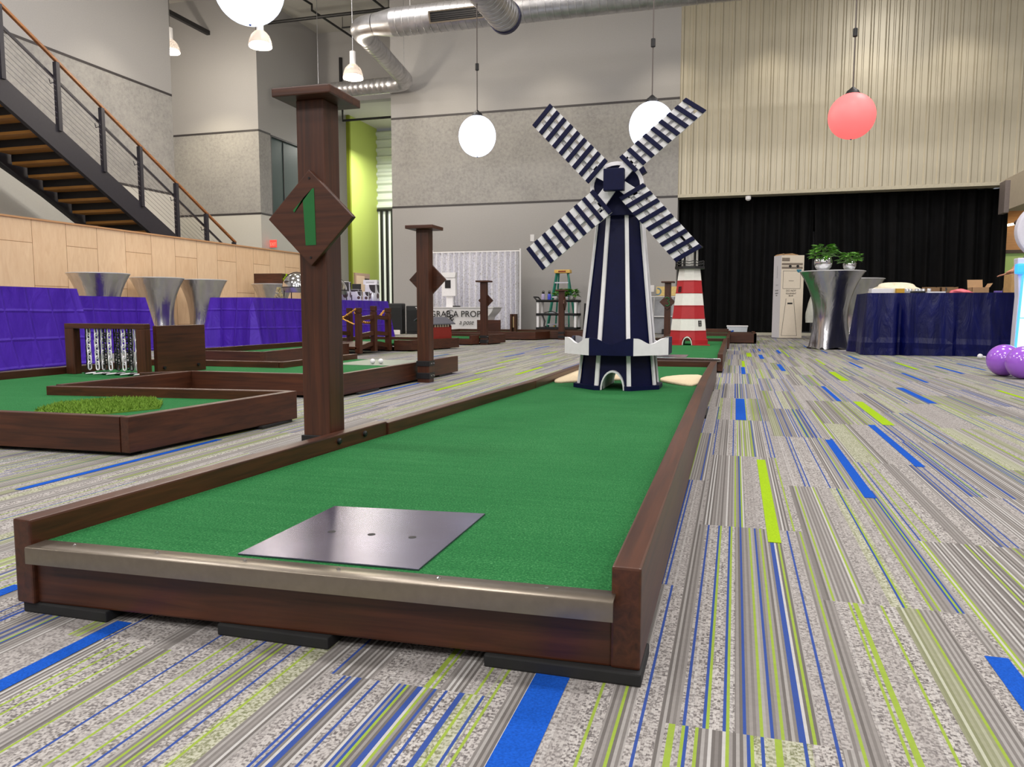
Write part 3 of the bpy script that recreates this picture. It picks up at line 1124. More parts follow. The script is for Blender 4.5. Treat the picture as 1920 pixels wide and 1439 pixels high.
t3_, sg3, M3, dy3 = marker('marker post with a green number 3 between windmill and lighthouse', -1.14, 13.0, 0.1, 1.0, 0.21, ('front', 0.0, 0.685, 0.13), '3', [])
MB().tube([(-1.125, 12.976, 0.745), (-1.10, 12.976, 0.765), (-1.068, 12.976, 0.755), (-1.06, 12.976, 0.725), (-1.085, 12.976, 0.7), (-1.06, 12.976, 0.68), (-1.055, 12.976, 0.645), (-1.085, 12.976, 0.62), (-1.12, 12.976, 0.635)], 0.009, 6).build('number', GREENP, sg3)

# ---- windmill
wm = thing('windmill', 'navy and white wooden windmill obstacle with four slatted blades', 'windmill', (-0.612, 4.22, 0.1305))
WCX, WCY = -0.612, 4.22


def octo(apo, cx=WCX, cy=WCY, n=8, ph=0.0):
    rr = apo / math.cos(PI / n)
    return [(cx + rr * math.cos(2 * PI * (i + 0.5) / n + ph), cy + rr * math.sin(2 * PI * (i + 0.5) / n + ph)) for i in range(n)]


AB, AT, ZB, ZT = 0.2, 0.108, 0.1305, 1.06
ARCHW, ARCHH = 0.062, 0.1


def face_pt(i, u, z, apo_off=0.0):
    """point on tower side i; u in 0..1 along the side"""
    t = (z - ZB) / (ZT - ZB)
    o = octo(AB + (AT - AB) * t + apo_off)
    a, b = Vector(o[i]), Vector(o[(i + 1) % 8])
    p = a + (b - a) * u
    return (p.x, p.y, z)


mb = MB()
FRONT, BACK = 5, 1      # side facing -Y / +Y
for i in range(8):
    if i in (FRONT, BACK):
        # side with an arched opening
        zs_ = [ZB, ZT]
        t0 = 1 / 1.0
        arch = []
        side_w = 2 * AB * math.tan(PI / 8)
        for k in range(13):
            a = PI * k / 12
            arch.append((0.5 - ARCHW / side_w * math.cos(a), ZB + 0.028 + (ARCHH - 0.028) * math.sin(a) if 0 < k < 12 else ZB + 0.028))
        arch = [(0.5 - ARCHW / side_w, ZB)] + arch + [(0.5 + ARCHW / side_w, ZB)]
        vs = [mb.v(face_pt(i, u, z)) for u, z in arch]
        c0, c1_, c2, c3 = [mb.v(face_pt(i, u, z)) for u, z in ((0, ZB), (0, ZT), (1, ZT), (1, ZB))]
        h = len(vs) // 2
        top = mb.v(face_pt(i, 0.5, ZT))
        mb.face([c0] + vs[:h + 1] + [top, c1_])
        mb.face([top] + vs[h:] + [c3, c2])
    else:
        mb.face([mb.v(face_pt(i, u, z)) for u, z in ((0, ZB), (1, ZB), (1, ZT), (0, ZT))])
mb.face([mb.v(p + (ZT,)) for p in octo(AT)])
mb.build('tower', NAVY, wm)
for i in range(8):
    mb = MB()
    a, b = octo(AB + 0.004)[i], octo(AT + 0.004)[i]
    ca, cb = Vector(a + (ZB + 0.022,)), Vector(b + (ZT,))
    out = Vector((a[0] - WCX, a[1] - WCY, 0)).normalized()
    tg = Vector((-out.y, out.x, 0))
    wd = 0.011
    q = [ca + tg * wd, ca - tg * wd, cb - tg * wd * 0.9, cb + tg * wd * 0.9]
    mb.extr([p - out * 0.004 for p in q], out * 0.012)
    mb.build('corner_trim', WHITEP, wm, bevel=0.002)
# base board with a gap at the arch
mb = MB()
ob, oi = octo(0.232), octo(0.19)
for i in range(8):
    a, b = Vector(ob[i]), Vector(ob[(i + 1) % 8])
    c_, d_ = Vector(oi[i]), Vector(oi[(i + 1) % 8])
    if i in (FRONT, BACK):
        L = (b - a).length
        for s0, s1 in ((0, 0.5 - 0.066 / L), (0.5 + 0.066 / L, 1)):
            mb.prism([tuple(a + (b - a) * s0), tuple(a + (b - a) * s1), tuple(c_ + (d_ - c_) * s1), tuple(c_ + (d_ - c_) * s0)], ZB, ZB + 0.022)
    else:
        mb.prism([tuple(a), tuple(b), tuple(d_), tuple(c_)], ZB, ZB + 0.022)
mb.build('base_board', NAVY, wm)
# white half-round tunnel through the tower
mb = MB()
rings = []
for yy in (WCY - 0.222, WCY + 0.222):
    for rr in (1.0, 0.9):
        rings.append([mb.v((WCX - ARCHW * rr * math.cos(PI * k / 14) * 1.02, yy, ZB + 0.001 + (ARCHH + 0.004) * rr * math.sin(PI * k / 14))) for k in range(15)])
for a, b in ((0, 2), (1, 3), (0, 1), (2, 3)):
    for k in range(14):
        mb.face([rings[a][k], rings[a][k + 1], rings[b][k + 1], rings[b][k]])
mb.build('tunnel', WHITEP, wm, smooth=True)
# scalloped gallery boards, alternately navy and white
GA, GZ0, GZ1 = 0.278, 0.316, 0.405
og = octo(GA)
for i in range(8):
    a, b = Vector(og[i] + (0,)), Vector(og[(i + 1) % 8] + (0,))
    d_ = b - a
    L = d_.length
    nn = Vector((-d_.y, d_.x, 0)).normalized() * 0.014
    top = []
    for k in range(17):
        u = k / 16
        dip = 0.03 * (0.5 + 0.5 * math.cos(2 * PI * (u - 0.5) / 0.84)) if 0.08 < u < 0.92 else 0
        top.append(a + d_ * u + Vector((0, 0, GZ1 - dip)))
    pts = [a + Vector((0, 0, GZ0))] + [b + Vector((0, 0, GZ0))] + top[::-1]
    MB().extr(pts, nn).build('gallery_board', NAVY if i % 2 == 1 else WHITEP, wm)
mb = MB()
mb.prism(octo(GA - 0.01), GZ0 + 0.004, GZ0 + 0.016)
mb.build('gallery_floor', NAVY, wm)
# cap house: barrel roof running front to back
CY0, CY1 = 4.075, 4.36
CZ = 1.19
CR = 0.127
mb = MB()
outl = [(-0.083, 1.045), (0.083, 1.045), (CR, CZ - 0.03)] + [(CR * math.cos(PI * k / 14), CZ + 0.115 * math.sin(PI * k / 14)) for k in range(15)] + [(-CR, CZ - 0.03)]
mb.extr([(WCX + a, CY0, z) for a, z in outl], (0, CY1 - CY0, 0))
mb.build('cap_house', NAVY, wm)
mb = MB()
for k in range(14):
    a0, a1 = PI * k / 14, PI * (k + 1) / 14
    q = []
    for r_, aa in ((CR + 0.013, a0), (CR + 0.013, a1), (CR - 0.006, a1), (CR - 0.006, a0)):
        q.append((WCX + r_ * math.cos(aa), CY0 - 0.012, CZ + (r_ - 0.012) * math.sin(aa)))
    mb.extr(q, (0, 0.03, 0))
mb.box(WCX + CR - 0.008, WCX + CR + 0.012, CY0 - 0.012, CY0 + 0.018, CZ - 0.05, CZ)
mb.box(WCX - CR - 0.012, WCX - CR + 0.008, CY0 - 0.012, CY0 + 0.018, CZ - 0.05, CZ)
mb.build('arch_trim', WHITEP, wm)
MB().cbox((WCX + 0.1, 4.3, 1.315), (0.03, 0.05, 0.06), rot=Matrix.Rotation(R(-30), 3, 'Y')).build('roof_block', NAVY, wm)
MB().box(-0.665, -0.56, 3.955, 4.0, 1.155, 1.265).build('hub', NAVY, wm, bevel=0.004)
MB().tube([(-0.612, 4.0, 1.21), (-0.612, 4.1, 1.21)], 0.02, 12).build('axle', STRAP, wm)
HX, HZ = -0.612, 1.21
# blades: inner slat ends and tip slat ends in the plane of the rotor
BL = [(((-0.76, 1.21), (-0.66, 1.32)), ((-1.045, 1.508), (-0.95, 1.612))),
      (((-0.585, 1.335), (-0.505, 1.255)), ((-0.275, 1.592), (-0.175, 1.525))),
      (((-0.735, 1.165), (-0.635, 1.048)), ((-1.075, 0.882), (-0.985, 0.768))),
      (((-0.585, 1.118), (-0.462, 1.185)), ((-0.305, 0.80), (-0.178, 0.873)))]
YR = 4.02
for (i0, i1), (o0, o1) in BL:
    iu, iv, ou, ov = [Vector((p[0], 0, p[1])) for p in (i0, i1, o0, o1)]
    dirn = ((ou + ov) / 2 - (iu + iv) / 2).normalized()

    def bp(s, w):       # s along the blade, w across
        return (iu * (1 - s) + ou * s) * (1 - w) + (iv * (1 - s) + ov * s) * w + Vector((0, YR, 0))
    b_ = None
    mb = MB()
    # white lattice: three long boards and the cross strips under the slats
    for w0, w1 in ((0.0, 0.3), (0.45, 0.62), (0.76, 1.0)):
        mb.extr([bp(-0.02, w0), bp(1.02, w0), bp(1.02, w1), bp(-0.02, w1)], (0, 0.012, 0))
    hubp = Vector((HX, YR, HZ))
    mid0 = bp(0.0, 0.5)
    sdir = (iv - iu).normalized()
    mb.extr([hubp - sdir * 0.028, mid0 + dirn * 0.02 - sdir * 0.034, mid0 + dirn * 0.02 + sdir * 0.034, hubp + sdir * 0.028], (0, 0.016, 0))
    b_ = mb.build('blade', WHITEP, wm)
    for k in range(9):
        s = k / 8
        a, e = bp(s, 0.0), bp(s, 1.0)
        MB().extr([a - dirn * 0.0115, e - dirn * 0.0115, e + dirn * 0.0115, a + dirn * 0.0115], (0, -0.012, 0)).build('slat', NAVY, b_, bevel=0.002)
    MB().bar(bp(0.0, 0.5) + Vector((0, 0.02, 0)), bp(0.95, 0.5) + Vector((0, 0.02, 0)), 0.05, 0.012, up=(0, 1, 0)).build('spar', WHITEP, b_)

# ---- course 2: U-shaped turning course on the left
c2 = thing('mini_golf_course', 'U-shaped course on the left with chain gate and shaggy grass patch', 'mini golf course', (-3.3, 4.2, 0), 0, 'mini golf courses')
T2, G2 = 0.152, 0.105
board('side_rail', (-4.5, 2.26), (-2.204, 2.328), 0.04, 0.015, T2, c2, 1)
board('side_rail', (-2.16, 2.326), (-2.07, 3.33), 0.042, 0.015, T2, c2, 1)
board('side_rail', (-2.105, 3.34), (-3.45, 3.2), 0.042, 0.015, T2, c2, 1)
board('side_rail', (-3.44, 3.25), (-3.4, 4.22), 0.042, 0.015, T2, c2, 1)
board('side_rail', (-3.42, 4.22), (-2.36, 4.24), 0.042, 0.015, T2, c2, 1)
board('side_rail', (-2.36, 4.24), (-2.325, 6.33), 0.042, 0.015, T2 - 0.002, c2, 1)
board('side_rail', (-4.52, 5.2), (-4.52, 2.3), 0.042, 0.015, T2, c2, 1)
board('side_rail', (-3.36, 5.2), (-4.46, 5.2), 0.042, 0.015, T2, c2, 1)
board('side_rail', (-3.34, 6.33), (-3.36, 5.165), 0.042, 0.015, T2, c2, 1)
turf(c2, [(-4.46, 2.3), (-2.2, 2.37), (-2.11, 3.3), (-3.43, 3.16), (-3.46, 3.25), (-3.42, 4.26), (-2.4, 4.28), (-2.37, 6.3), (-3.3, 6.3), (-3.32, 5.16), (-4.46, 5.16)], G2)
board('end_board', (-2.33, 6.33), (-3.33, 6.33), 0.042, 0.015, G2 - 0.005, c2, 1)
pads(c2, [(-2.45, -2.19, 2.36, 2.45), (-2.24, -2.17, 2.4, 2.75), (-3.2, -2.9, 2.33, 2.42), (-2.13, -2.08, 3.05, 3.3), (-2.4, -2.34, 4.5, 4.8), (-2.38, -2.33, 5.9, 6.2), (-4.48, -4.4, 2.4, 2.6), (-4.48, -4.4, 4.9, 5.1), (-3.36, -3.31, 5.9, 6.2)], 0.015)
board('divider_rail', (-3.72, 4.12), (-3.43, 4.34), 0.04, G2, T2 - 0.01, c2, 1)
tm2 = thing('tee_mat', 'dark tee plate with two white balls at the far end of the U-shaped course', 'tee mat', (-2.75, 5.85, G2), 0, 'tee mats')
MB().box(-3.15, -2.42, 5.6, 6.26, G2 + 0.0002, G2 + 0.003).build('plate', plain('gray_tee_plate', (116, 126, 114), 0.4, 0.2), tm2)
for bx_, by_ in ((-2.86, 5.75), (-2.8, 5.78)):
    o = MB().ball((bx_, by_, G2 + 0.003 + 0.0213), 0.0213, 14).build('golf_ball', WHITEP, None, smooth='all')
    one(o, 'small white golf ball on the tee plate beside the strapped marker post', 'golf ball', 'golf balls on the far tee plate')

# shaggy grass patch
GRASS = plain('long_pile_grass', (104, 136, 46), 0.8, var=0.3, scale=220, spec=0.2)
gp = [(-2.91, 2.6), (-3.05, 2.85), (-2.99, 3.0), (-2.95, 3.1), (-2.75, 3.14), (-2.6, 3.02), (-2.48, 2.86), (-2.56, 2.66), (-2.68, 2.55)]
mb = MB()
cen = Vector((-2.77, 2.85, 0))
mb.prism(gp[::-1], G2 + 0.0005, G2 + 0.008)
random.seed(11)


def inside(p, poly):
    c_ = False
    for i in range(len(poly)):
        (x1, y1), (x2, y2) = poly[i - 1], poly[i]
        if (y1 > p[1]) != (y2 > p[1]) and p[0] < (x2 - x1) * (p[1] - y1) / (y2 - y1) + x1:
            c_ = not c_
    return c_


cnt = 0
while cnt < 6000:
    q = (random.uniform(-3.08, -2.46), random.uniform(2.52, 3.16))
    if not inside(q, gp):
        continue
    cnt += 1
    a = random.uniform(0, 2 * PI)
    h = random.uniform(0.014, 0.025)
    dx, dy_ = math.cos(a) * 0.0028, math.sin(a) * 0.0028
    lx, ly = random.uniform(-0.016, 0.016), random.uniform(-0.016, 0.016)
    mb.face([mb.v((q[0] - dx, q[1] - dy_, G2 + 0.006)), mb.v((q[0] + dx, q[1] + dy_, G2 + 0.006)), mb.v((q[0] + lx, q[1] + ly, G2 + h))])
o = mb.build('grass_patch', GRASS, None)
one(o, 'shaggy yellow-green artificial grass patch lying on the U-shaped course', 'grass patch')

# chain gate
cg = thing('chain_gate', 'wooden frame hung with black and white plastic chains', 'chain gate', (-4.1, 4.3, G2))
MB().box(-4.45, -4.375, 4.25, 4.31, G2, 0.42).build('post', WZ, cg, bevel=0.004)
MB().box(-3.855, -3.785, 4.25, 4.31, G2, 0.42).build('post', WZ, cg, bevel=0.004)
MB().box(-4.45, -3.785, 4.25, 4.31, 0.42, 0.455).build('beam', WX, cg, bevel=0.004)


def link(mb, c, L, w, r, flat):
    """one oval chain link"""
    pts = []
    for k in range(12):
        a = 2 * PI * k / 12
        u, v = math.cos(a) * w, math.sin(a) * (w) + (L / 2 - w) * (1 if math.sin(a) > 0 else -1)
        pts.append(Vector(c) + (Vector((u, 0, v)) if flat else Vector((0, u, v))))
    mb.tube(pts, r, 6, closed=True)


CHW, CHB = plain('white_chain_plastic', (232, 230, 236), 0.35, var=0.03), plain('black_chain_plastic', (20, 20, 22), 0.35)
chs = [(-4.335, 0, 4.33), (-4.275, 1, 4.28), (-4.25, 0, 4.33), (-4.22, 0, 4.34), (-4.2, 1, 4.27), (-4.165, 1, 4.29), (-4.135, 0, 4.28), (-4.105, 0, 4.34),
       (-4.09, 1, 4.27), (-4.055, 1, 4.31), (-4.03, 0, 4.28), (-4.01, 0, 4.34), (-3.975, 1, 4.27), (-3.945, 1, 4.31), (-3.925, 0, 4.28), (-3.875, 1, 4.28)]
for i, (cx_, wh, cy_) in enumerate(chs):
    mb = MB()
    z = 0.42
    k = i % 2
    while z > G2 + 0.045:
        link(mb, (cx_ + random.uniform(-0.002, 0.002), cy_, z - 0.02), 0.056, 0.0135, 0.0048, k % 2 == 0)
        z -= 0.039
        k += 1
    for j in range(2):
        link_c = (cx_ + 0.012 + j * 0.022, cy_ - 0.02, G2 + 0.009 + j * 0.002)
        pts = [Vector(link_c) + Vector((math.cos(2 * PI * q / 12) * 0.026, math.sin(2 * PI * q / 12) * 0.0135, 0.004 * math.cos(2 * PI * q / 12))) for q in range(12)]
        mb.tube(pts, 0.0048, 6, closed=True)
    mb.build('chain', CHW if wh else CHB, cg, smooth='all')
bb = thing('side_panel', 'dark wood panel standing upright on the turf right of the chain gate', 'panel', (-3.8, 4.6, G2))
MB().box(-3.82, -3.79, 4.37, 4.87, G2, 0.44).build('board', WY, bb, bevel=0.003)
for yy in (4.43, 4.78):
    MB().tube([(-3.79, yy, 0.15), (-3.778, yy, 0.15)], 0.011, 10).build('bolt', STRAP, bb)

# ---- course 3 (lighthouse)
c3 = thing('mini_golf_course', 'course with the lighthouse, directly behind the windmill course', 'mini golf course', (-0.65, 9, 0), 0, 'mini golf courses')
board('side_rail', (-0.098, 7.0), (-0.098, 8.9), 0.045, 0.015, 0.168, c3, 1)
board('side_rail', (-0.1, 8.905), (-0.102, 10.95), 0.045, 0.015, 0.166, c3, 1)
board('side_rail', (-1.13, 10.95), (-1.13, 7.0), 0.045, 0.015, 0.166, c3, 1)
board('end_board', (-1.085, 10.92), (-0.15, 10.92), 0.042, 0.015, 0.166, c3, 1)
board('front_board', (-1.085, 6.99), (-0.145, 6.99), 0.042, 0.015, 0.1, c3, 1)
turf(c3, [(-1.085, 7.0), (-0.145, 7.0), (-0.147, 10.92), (-1.085, 10.92)], 0.125)
MB().box(-1.1, -0.115, 6.96, 7.015, 0.1, 0.129).build('metal_edge', CHROME, c3, bevel=0.004)
pads(c3, [(-0.14, -0.1, 7.02, 7.3), (-0.14, -0.1, 10.6, 10.9), (-1.12, -1.08, 7.02, 7.3), (-1.12, -1.08, 10.6, 10.9)], 0.015)
tm3 = thing('tee_mat', 'dark tee plate at the front of the lighthouse course', 'tee mat', (-0.62, 7.3, 0.125), 0, 'tee mats')
MB().box(-0.8, -0.42, 7.1, 7.5, 0.1252, 0.128).build('plate', MATM, tm3)

# lighthouse
LX, LY = -0.56, 9.82
lh = thing('lighthouse', 'red and white banded lighthouse obstacle with black gallery', 'lighthouse', (LX, LY, 0.125))
bands = [(0.185, 0.3, 1), (0.3, 0.452, 0), (0.452, 0.606, 1), (0.606, 0.762, 0), (0.762, 0.91, 1), (0.91, 1.055, 0)]


def la(z):
    return 0.222 + (0.126 - 0.222) * (z - 0.185) / (1.055 - 0.185)


# arch cut: lowest red band is open at the front around the tunnel
for z0, z1, red in bands:
    mb = MB()
    a, b = octo(la(z0), LX, LY), octo(la(z1), LX, LY)
    for i in range(8):
        if z0 < 0.2 and i in (FRONT, BACK):
            va = [Vector(a[i] + (z0,)), Vector(a[(i + 1) % 8] + (z0,))]
            vb = [Vector(b[i] + (z1,)), Vector(b[(i + 1) % 8] + (z1,))]
            hw = 0.058 / (va[1] - va[0]).length
            def lp(u, f):
                p = va[0] * (1 - u) + va[1] * u
                q = vb[0] * (1 - u) + vb[1] * u
                return p * (1 - f) + q * f
            arch = [(0.5 - hw * math.cos(PI * k / 10), 0.42 * math.sin(PI * k / 10)) for k in range(11)]
            vs = [mb.v(lp(u, f)) for u, f in arch]
            c0, c1_, c2_, c3_, tp = mb.v(lp(0, 0)), mb.v(lp(0, 1)), mb.v(lp(1, 1)), mb.v(lp(1, 0)), mb.v(lp(0.5, 1))
            mb.face([c0] + vs[:6] + [tp, c1_])
            mb.face([tp] + vs[5:] + [c3_, c2_])
        else:
            mb.face([mb.v(a[i] + (z0,)), mb.v(a[(i + 1) % 8] + (z0,)), mb.v(b[(i + 1) % 8] + (z1,)), mb.v(b[i] + (z1,))])
    if red:
        pass
    mb.build('band', RED if red else LHWHITE, lh)
for z0, z1, red in bands[1:]:
    if red or True:
        MB().prism(octo(la(z0) + 0.004, LX, LY), z0 - 0.006, z0 + 0.003).build('band_edge', RED, lh)
o1, o2 = octo(0.235, LX, LY), octo(0.2, LX, LY)
halves = [MB(), MB()]
for i in range(8):
    a, b, c_, d_ = Vector(o1[i]), Vector(o1[(i + 1) % 8]), Vector(o2[i]), Vector(o2[(i + 1) % 8])
    g = 0.06 / (b - a).length
    segs = ((0, 0.5 - g), (0.5 + g, 1)) if i in (FRONT, BACK) else ((0, 1),)
    for s0, s1 in segs:
        side = 0 if ((a + (b - a) * (s0 + s1) / 2).x > LX) else 1
        halves[side].prism([tuple(a + (b - a) * s0), tuple(a + (b - a) * s1), tuple(c_ + (d_ - c_) * s1), tuple(c_ + (d_ - c_) * s0)], 0.125, 0.188)
for h_mb in halves:
    h_mb.build('plinth', RED, lh)
for s_ in (-1, 1):
    MB().box(LX + s_ * 0.17 - 0.1, LX + s_ * 0.17 + 0.1, LY - 0.26, LY - 0.205, 0.1255, 0.137).build('plinth_foot', RED, lh)
mb = MB()
rings = []
for yy in (LY - 0.245, LY + 0.245):
    for rr in (1.0, 0.86):
        rings.append([mb.v((LX - 0.06 * rr * math.cos(PI * k / 12), yy, 0.127 + 0.105 * rr * math.sin(PI * k / 12))) for k in range(13)])
for a, b in ((0, 2), (1, 3), (0, 1), (2, 3)):
    for k in range(12):
        mb.face([rings[a][k], rings[a][k + 1], rings[b][k + 1], rings[b][k]])
mb.build('tunnel', LHWHITE, lh, smooth=True)
# little windows
for i, u, zc, dark in ((6, 0.5, 0.39, 0), (4, 0.55, 0.805, 1)):
    a, b = octo(la(zc) + 0.002, LX, LY)[i], octo(la(zc) + 0.002, LX, LY)[(i + 1) % 8]
    p = Vector(a + (0,)) * (1 - u) + Vector(b + (0,)) * u
    out = Vector((p.x - LX, p.y - LY, 0)).normalized()
    tg = Vector((-out.y, out.x, 0))
    tilt = Vector((0, 0, 1)) - out * 0.11
    tilt.normalize()
    c = Vector((p.x, p.y, zc))
    mb = MB()
    for s in (-1, 0, 1):
        mb.bar(c + tg * s * 0.02 - tilt * 0.034, c + tg * s * 0.02 + tilt * 0.034, 0.007, 0.01, up=out)
        mb.bar(c + tilt * s * 0.03 - tg * 0.023, c + tilt * s * 0.03 + tg * 0.023, 0.007, 0.01, up=out)
    w_ = mb.build('window', BLACK, lh)
mb = MB()
mb.prism(octo(0.175, LX, LY), 1.055, 1.085)
ga_ = mb.build('gallery', BLACK, lh)
mb = MB()
oo = octo(0.165, LX, LY)
for i in range(8):
    p, q = Vector(oo[i] + (1.085,)), Vector(oo[(i + 1) % 8] + (1.085,))
    mb.tube([p, p + Vector((0, 0, 0.07))], 0.006, 6)
    for zz in (0.035, 0.065):
        m_ = (p + q) / 2 + Vector((0, 0, zz - 0.012))
        mb.tube([p + Vector((0, 0, zz)), m_, q + Vector((0, 0, zz))], 0.005, 6)
mb.build('railing', BLACK, ga_)
mb = MB()
mb.prism(octo(0.035, LX, LY), 1.085, 1.32)
mb.build('lamp_core', LHWHITE, lh)
mb = MB()
for i in range(8):
    p = octo(0.085, LX, LY)[i]
    mb.cbox((p[0], p[1], 1.2), (0.022, 0.022, 0.23))
mb.build('lantern_bars', plain('gray_lantern_bar', (170, 168, 162), 0.5), lh)
mb = MB()
mb.prism(octo(0.15, LX, LY), 1.315, 1.33)
mb.prism(octo(0.14, LX, LY), 1.33, 1.42, octo(0.03, LX, LY))
mb.build('roof', BLACK, lh)
MB().ball((LX, LY, 1.44), 0.03, 12).build('finial', BLACK, lh)

# ---- courses beyond the lighthouse
c8 = thing('mini_golf_course', 'far course behind the lighthouse with a wing rail to the right', 'mini golf course', (-0.4, 12.6, 0), 0, 'mini golf courses')
board('side_rail', (-0.08, 11.3), (-0.08, 15.2), 0.042, 0.015, 0.165, c8, 1)
board('side_rail', (-1.02, 15.2), (-1.02, 11.3), 0.042, 0.015, 0.165, c8, 1)
board('front_board', (-0.98, 11.3), (-0.12, 11.3), 0.042, 0.015, 0.12, c8, 1)
board('divider_rail', (-0.98, 13.2), (-0.12, 13.2), 0.05, 0.1, 0.175, c8, 1)
board('end_board', (-0.98, 15.16), (-0.12, 15.16), 0.042, 0.015, 0.2, c8, 1)
turf(c8, [(-0.98, 11.34), (-0.12, 11.34), (-0.12, 15.16), (-0.98, 15.16)], 0.125)
board('wing_rail', (-0.078, 13.3), (0.34, 13.3), 0.045, 0.015, 0.168, c8, 1)
board('wing_rail', (0.34, 13.3), (0.34, 14.9), 0.045, 0.015, 0.168, c8, 1)
turf(c8, [(-0.078, 13.35), (0.295, 13.35), (0.295, 14.9), (-0.078, 14.9)], 0.12)
board('end_board', (0.34, 14.9), (-0.078, 14.9), 0.04, 0.015, 0.15, c8, 1)
pads(c8, [(-0.12, -0.085, 11.4, 11.7), (-1.01, -0.98, 11.4, 11.7), (0.3, 0.335, 13.35, 13.6), (-1.01, -0.98, 14.8, 15.1), (0.3, 0.335, 14.6, 14.85)], 0.015)

# ---- course 4 and the footbridge
c4 = thing('mini_golf_course', 'raised course box in front of the purple tables, leading to the footbridge', 'mini golf course', (-4.8, 7.2, 0), 0, 'mini golf courses')
board('front_board', (-5.15, 6.36), (-4.3, 6.36), 0.042, 0.015, 0.152, c4, 1)
board('side_rail', (-4.3, 6.36), (-4.46, 8.35), 0.042, 0.015, 0.152, c4, 1)
board('side_rail', (-5.05, 8.35), (-5.15, 6.36), 0.042, 0.015, 0.165, c4, 1)
turf(c4, [(-5.11, 6.4), (-4.34, 6.4), (-4.5, 8.35), (-5.01, 8.35)], 0.11)
board('end_board', (-4.5, 8.35), (-5.01, 8.35), 0.042, 0.015, 0.1, c4, 1)
pads(c4, [(-5.12, -4.9, 6.38, 6.6), (-4.5, -4.32, 6.38, 6.6), (-4.55, -4.47, 8.0, 8.25), (-5.06, -4.95, 8.0, 8.25)], 0.015)

fb = thing('footbridge', 'small arched wooden footbridge with posts and hanging gold chain', 'footbridge', (-4.65, 8.9, 0.0))
mb = MB()
N = 10
for k in range(N):
    y0, y1 = 8.42 + 0.92 * k / N, 8.42 + 0.92 * (k + 1) / N
    z0, z1 = [0.105 + 0.045 * math.sin(PI * q / N) for q in (k, k + 1)]
    mb.extr([(-5.0, y0, z0 - 0.03), (-5.0, y1 - 0.008, z1 - 0.03), (-5.0, y1 - 0.008, z1), (-5.0, y0, z0)], (0.6, 0, 0))
mb.build('deck', WX, fb)
for xx in (-4.42, -4.98):
    mb = MB()
    lo, hi = [], []
    for k in range(N + 1):
        yy = 8.42 + 0.92 * k / N
        zz = 0.04 + 0.06 * math.sin(PI * k / N)
        lo.append((xx, yy, zz))
        hi.append((xx, yy, zz + 0.055))
    for k in range(N):
        mb.extr([lo[k], lo[k + 1], hi[k + 1], hi[k]], (0.035, 0, 0))
    mb.build('side_beam', WY, fb)
    for yy, zt in ((8.47, 0.575), (8.88, 0.6), (9.3, 0.575)):
        mb = MB()
        z0 = 0.02 if yy != 8.88 else 0.03
        mb.box(xx - 0.005, xx + 0.06, yy - 0.035, yy + 0.035, z0, zt - 0.07)
        mb.box(xx + 0.003, xx + 0.052, yy - 0.028, yy + 0.028, zt - 0.07, zt - 0.06)
        mb.box(xx - 0.005, xx + 0.06, yy - 0.035, yy + 0.035, zt - 0.06, zt)
        mb.build('post', WZ, fb, bevel=0.003)
    for za in (0.42, 0.215):
        for (ya, z0_), (yb_, z1_) in (((8.5, za + 0.02), (8.85, za + 0.045)), ((8.91, za + 0.045), (9.27, za + 0.02))):
            MB().bar((xx + 0.027, ya, z0_), (xx + 0.027, yb_, z1_), 0.04, 0.05).build('rail', WY, fb)
GOLD = plain('gold_chain', (226, 168, 74), 0.3, 0.5, var=0.08)


def gold_chain(pts, nm='gold_chain'):
    mb = MB()
    P = [Vector(p) for p in pts]
    path = []
    for a, b in zip(P, P[1:]):
        for k in range(6):
            path.append(a + (b - a) * k / 6)
    path.append(P[-1])
    for i, p in enumerate(path[:-1]):
        d_ = (path[i + 1] - p)
        L = d_.length * 1.25
        d_.normalize()
        s = d_.cross(Vector((0, 0, 1) if i % 2 else (1, 0, 0))).normalized()
        ring = [p + d_ * (L / 2 + math.cos(2 * PI * q / 10) * L / 2) + s * math.sin(2 * PI * q / 10) * 0.014 for q in range(10)]
        mb.tube(ring, 0.006, 5, closed=True)
    return mb.build(nm, GOLD, fb, smooth='all')


gold_chain([(-4.445, 8.47, 0.52), (-4.45, 8.58, 0.44), (-4.45, 8.72, 0.395), (-4.45, 8.88, 0.385), (-4.45, 9.02, 0.4), (-4.45, 9.16, 0.46), (-4.445, 9.3, 0.54)])
gold_chain([(-4.39, 8.4, 0.56), (-4.53, 8.38, 0.47), (-4.7, 8.36, 0.39)])
gold_chain([(-4.72, 8.39, 0.54), (-4.58, 8.39, 0.45), (-4.42, 8.4, 0.38)])

# ---- course 5 with the red covered house
c5 = thing('mini_golf_course', 'course beyond the footbridge carrying the red covered shed', 'mini golf course', (-4.4, 10, 0), 0, 'mini golf courses')
board('side_rail', (-4.115, 9.42), (-3.82, 10.45), 0.042, 0.015, 0.15, c5, 1)
board('front_board', (-4.36, 9.4), (-4.115, 9.42), 0.042, 0.015, 0.15, c5, 1)
board('side_rail', (-5.35, 10.6), (-5.35, 9.35), 0.042, 0.015, 0.16, c5, 1)
board('front_board', (-5.3, 9.4), (-4.4, 9.4), 0.042, 0.015, 0.08, c5, 1)
board('end_board', (-3.86, 10.5), (-5.31, 10.6), 0.042, 0.015, 0.15, c5, 1)
turf(c5, [(-5.31, 9.42), (-4.36, 9.44), (-4.15, 9.46), (-3.87, 10.42), (-5.31, 10.55)], 0.11)
pads(c5, [(-4.2, -4.1, 9.5, 9.75), (-4.0, -3.92, 10.1, 10.35), (-5.3, -5.2, 9.44, 9.7), (-5.3, -5.2, 10.2, 10.5)], 0.015)
rh = thing('covered_shed', 'small red shed obstacle with gray roof and white slatted windows', 'shed obstacle', (-4.15, 10.1, 0.1105), R(-16))
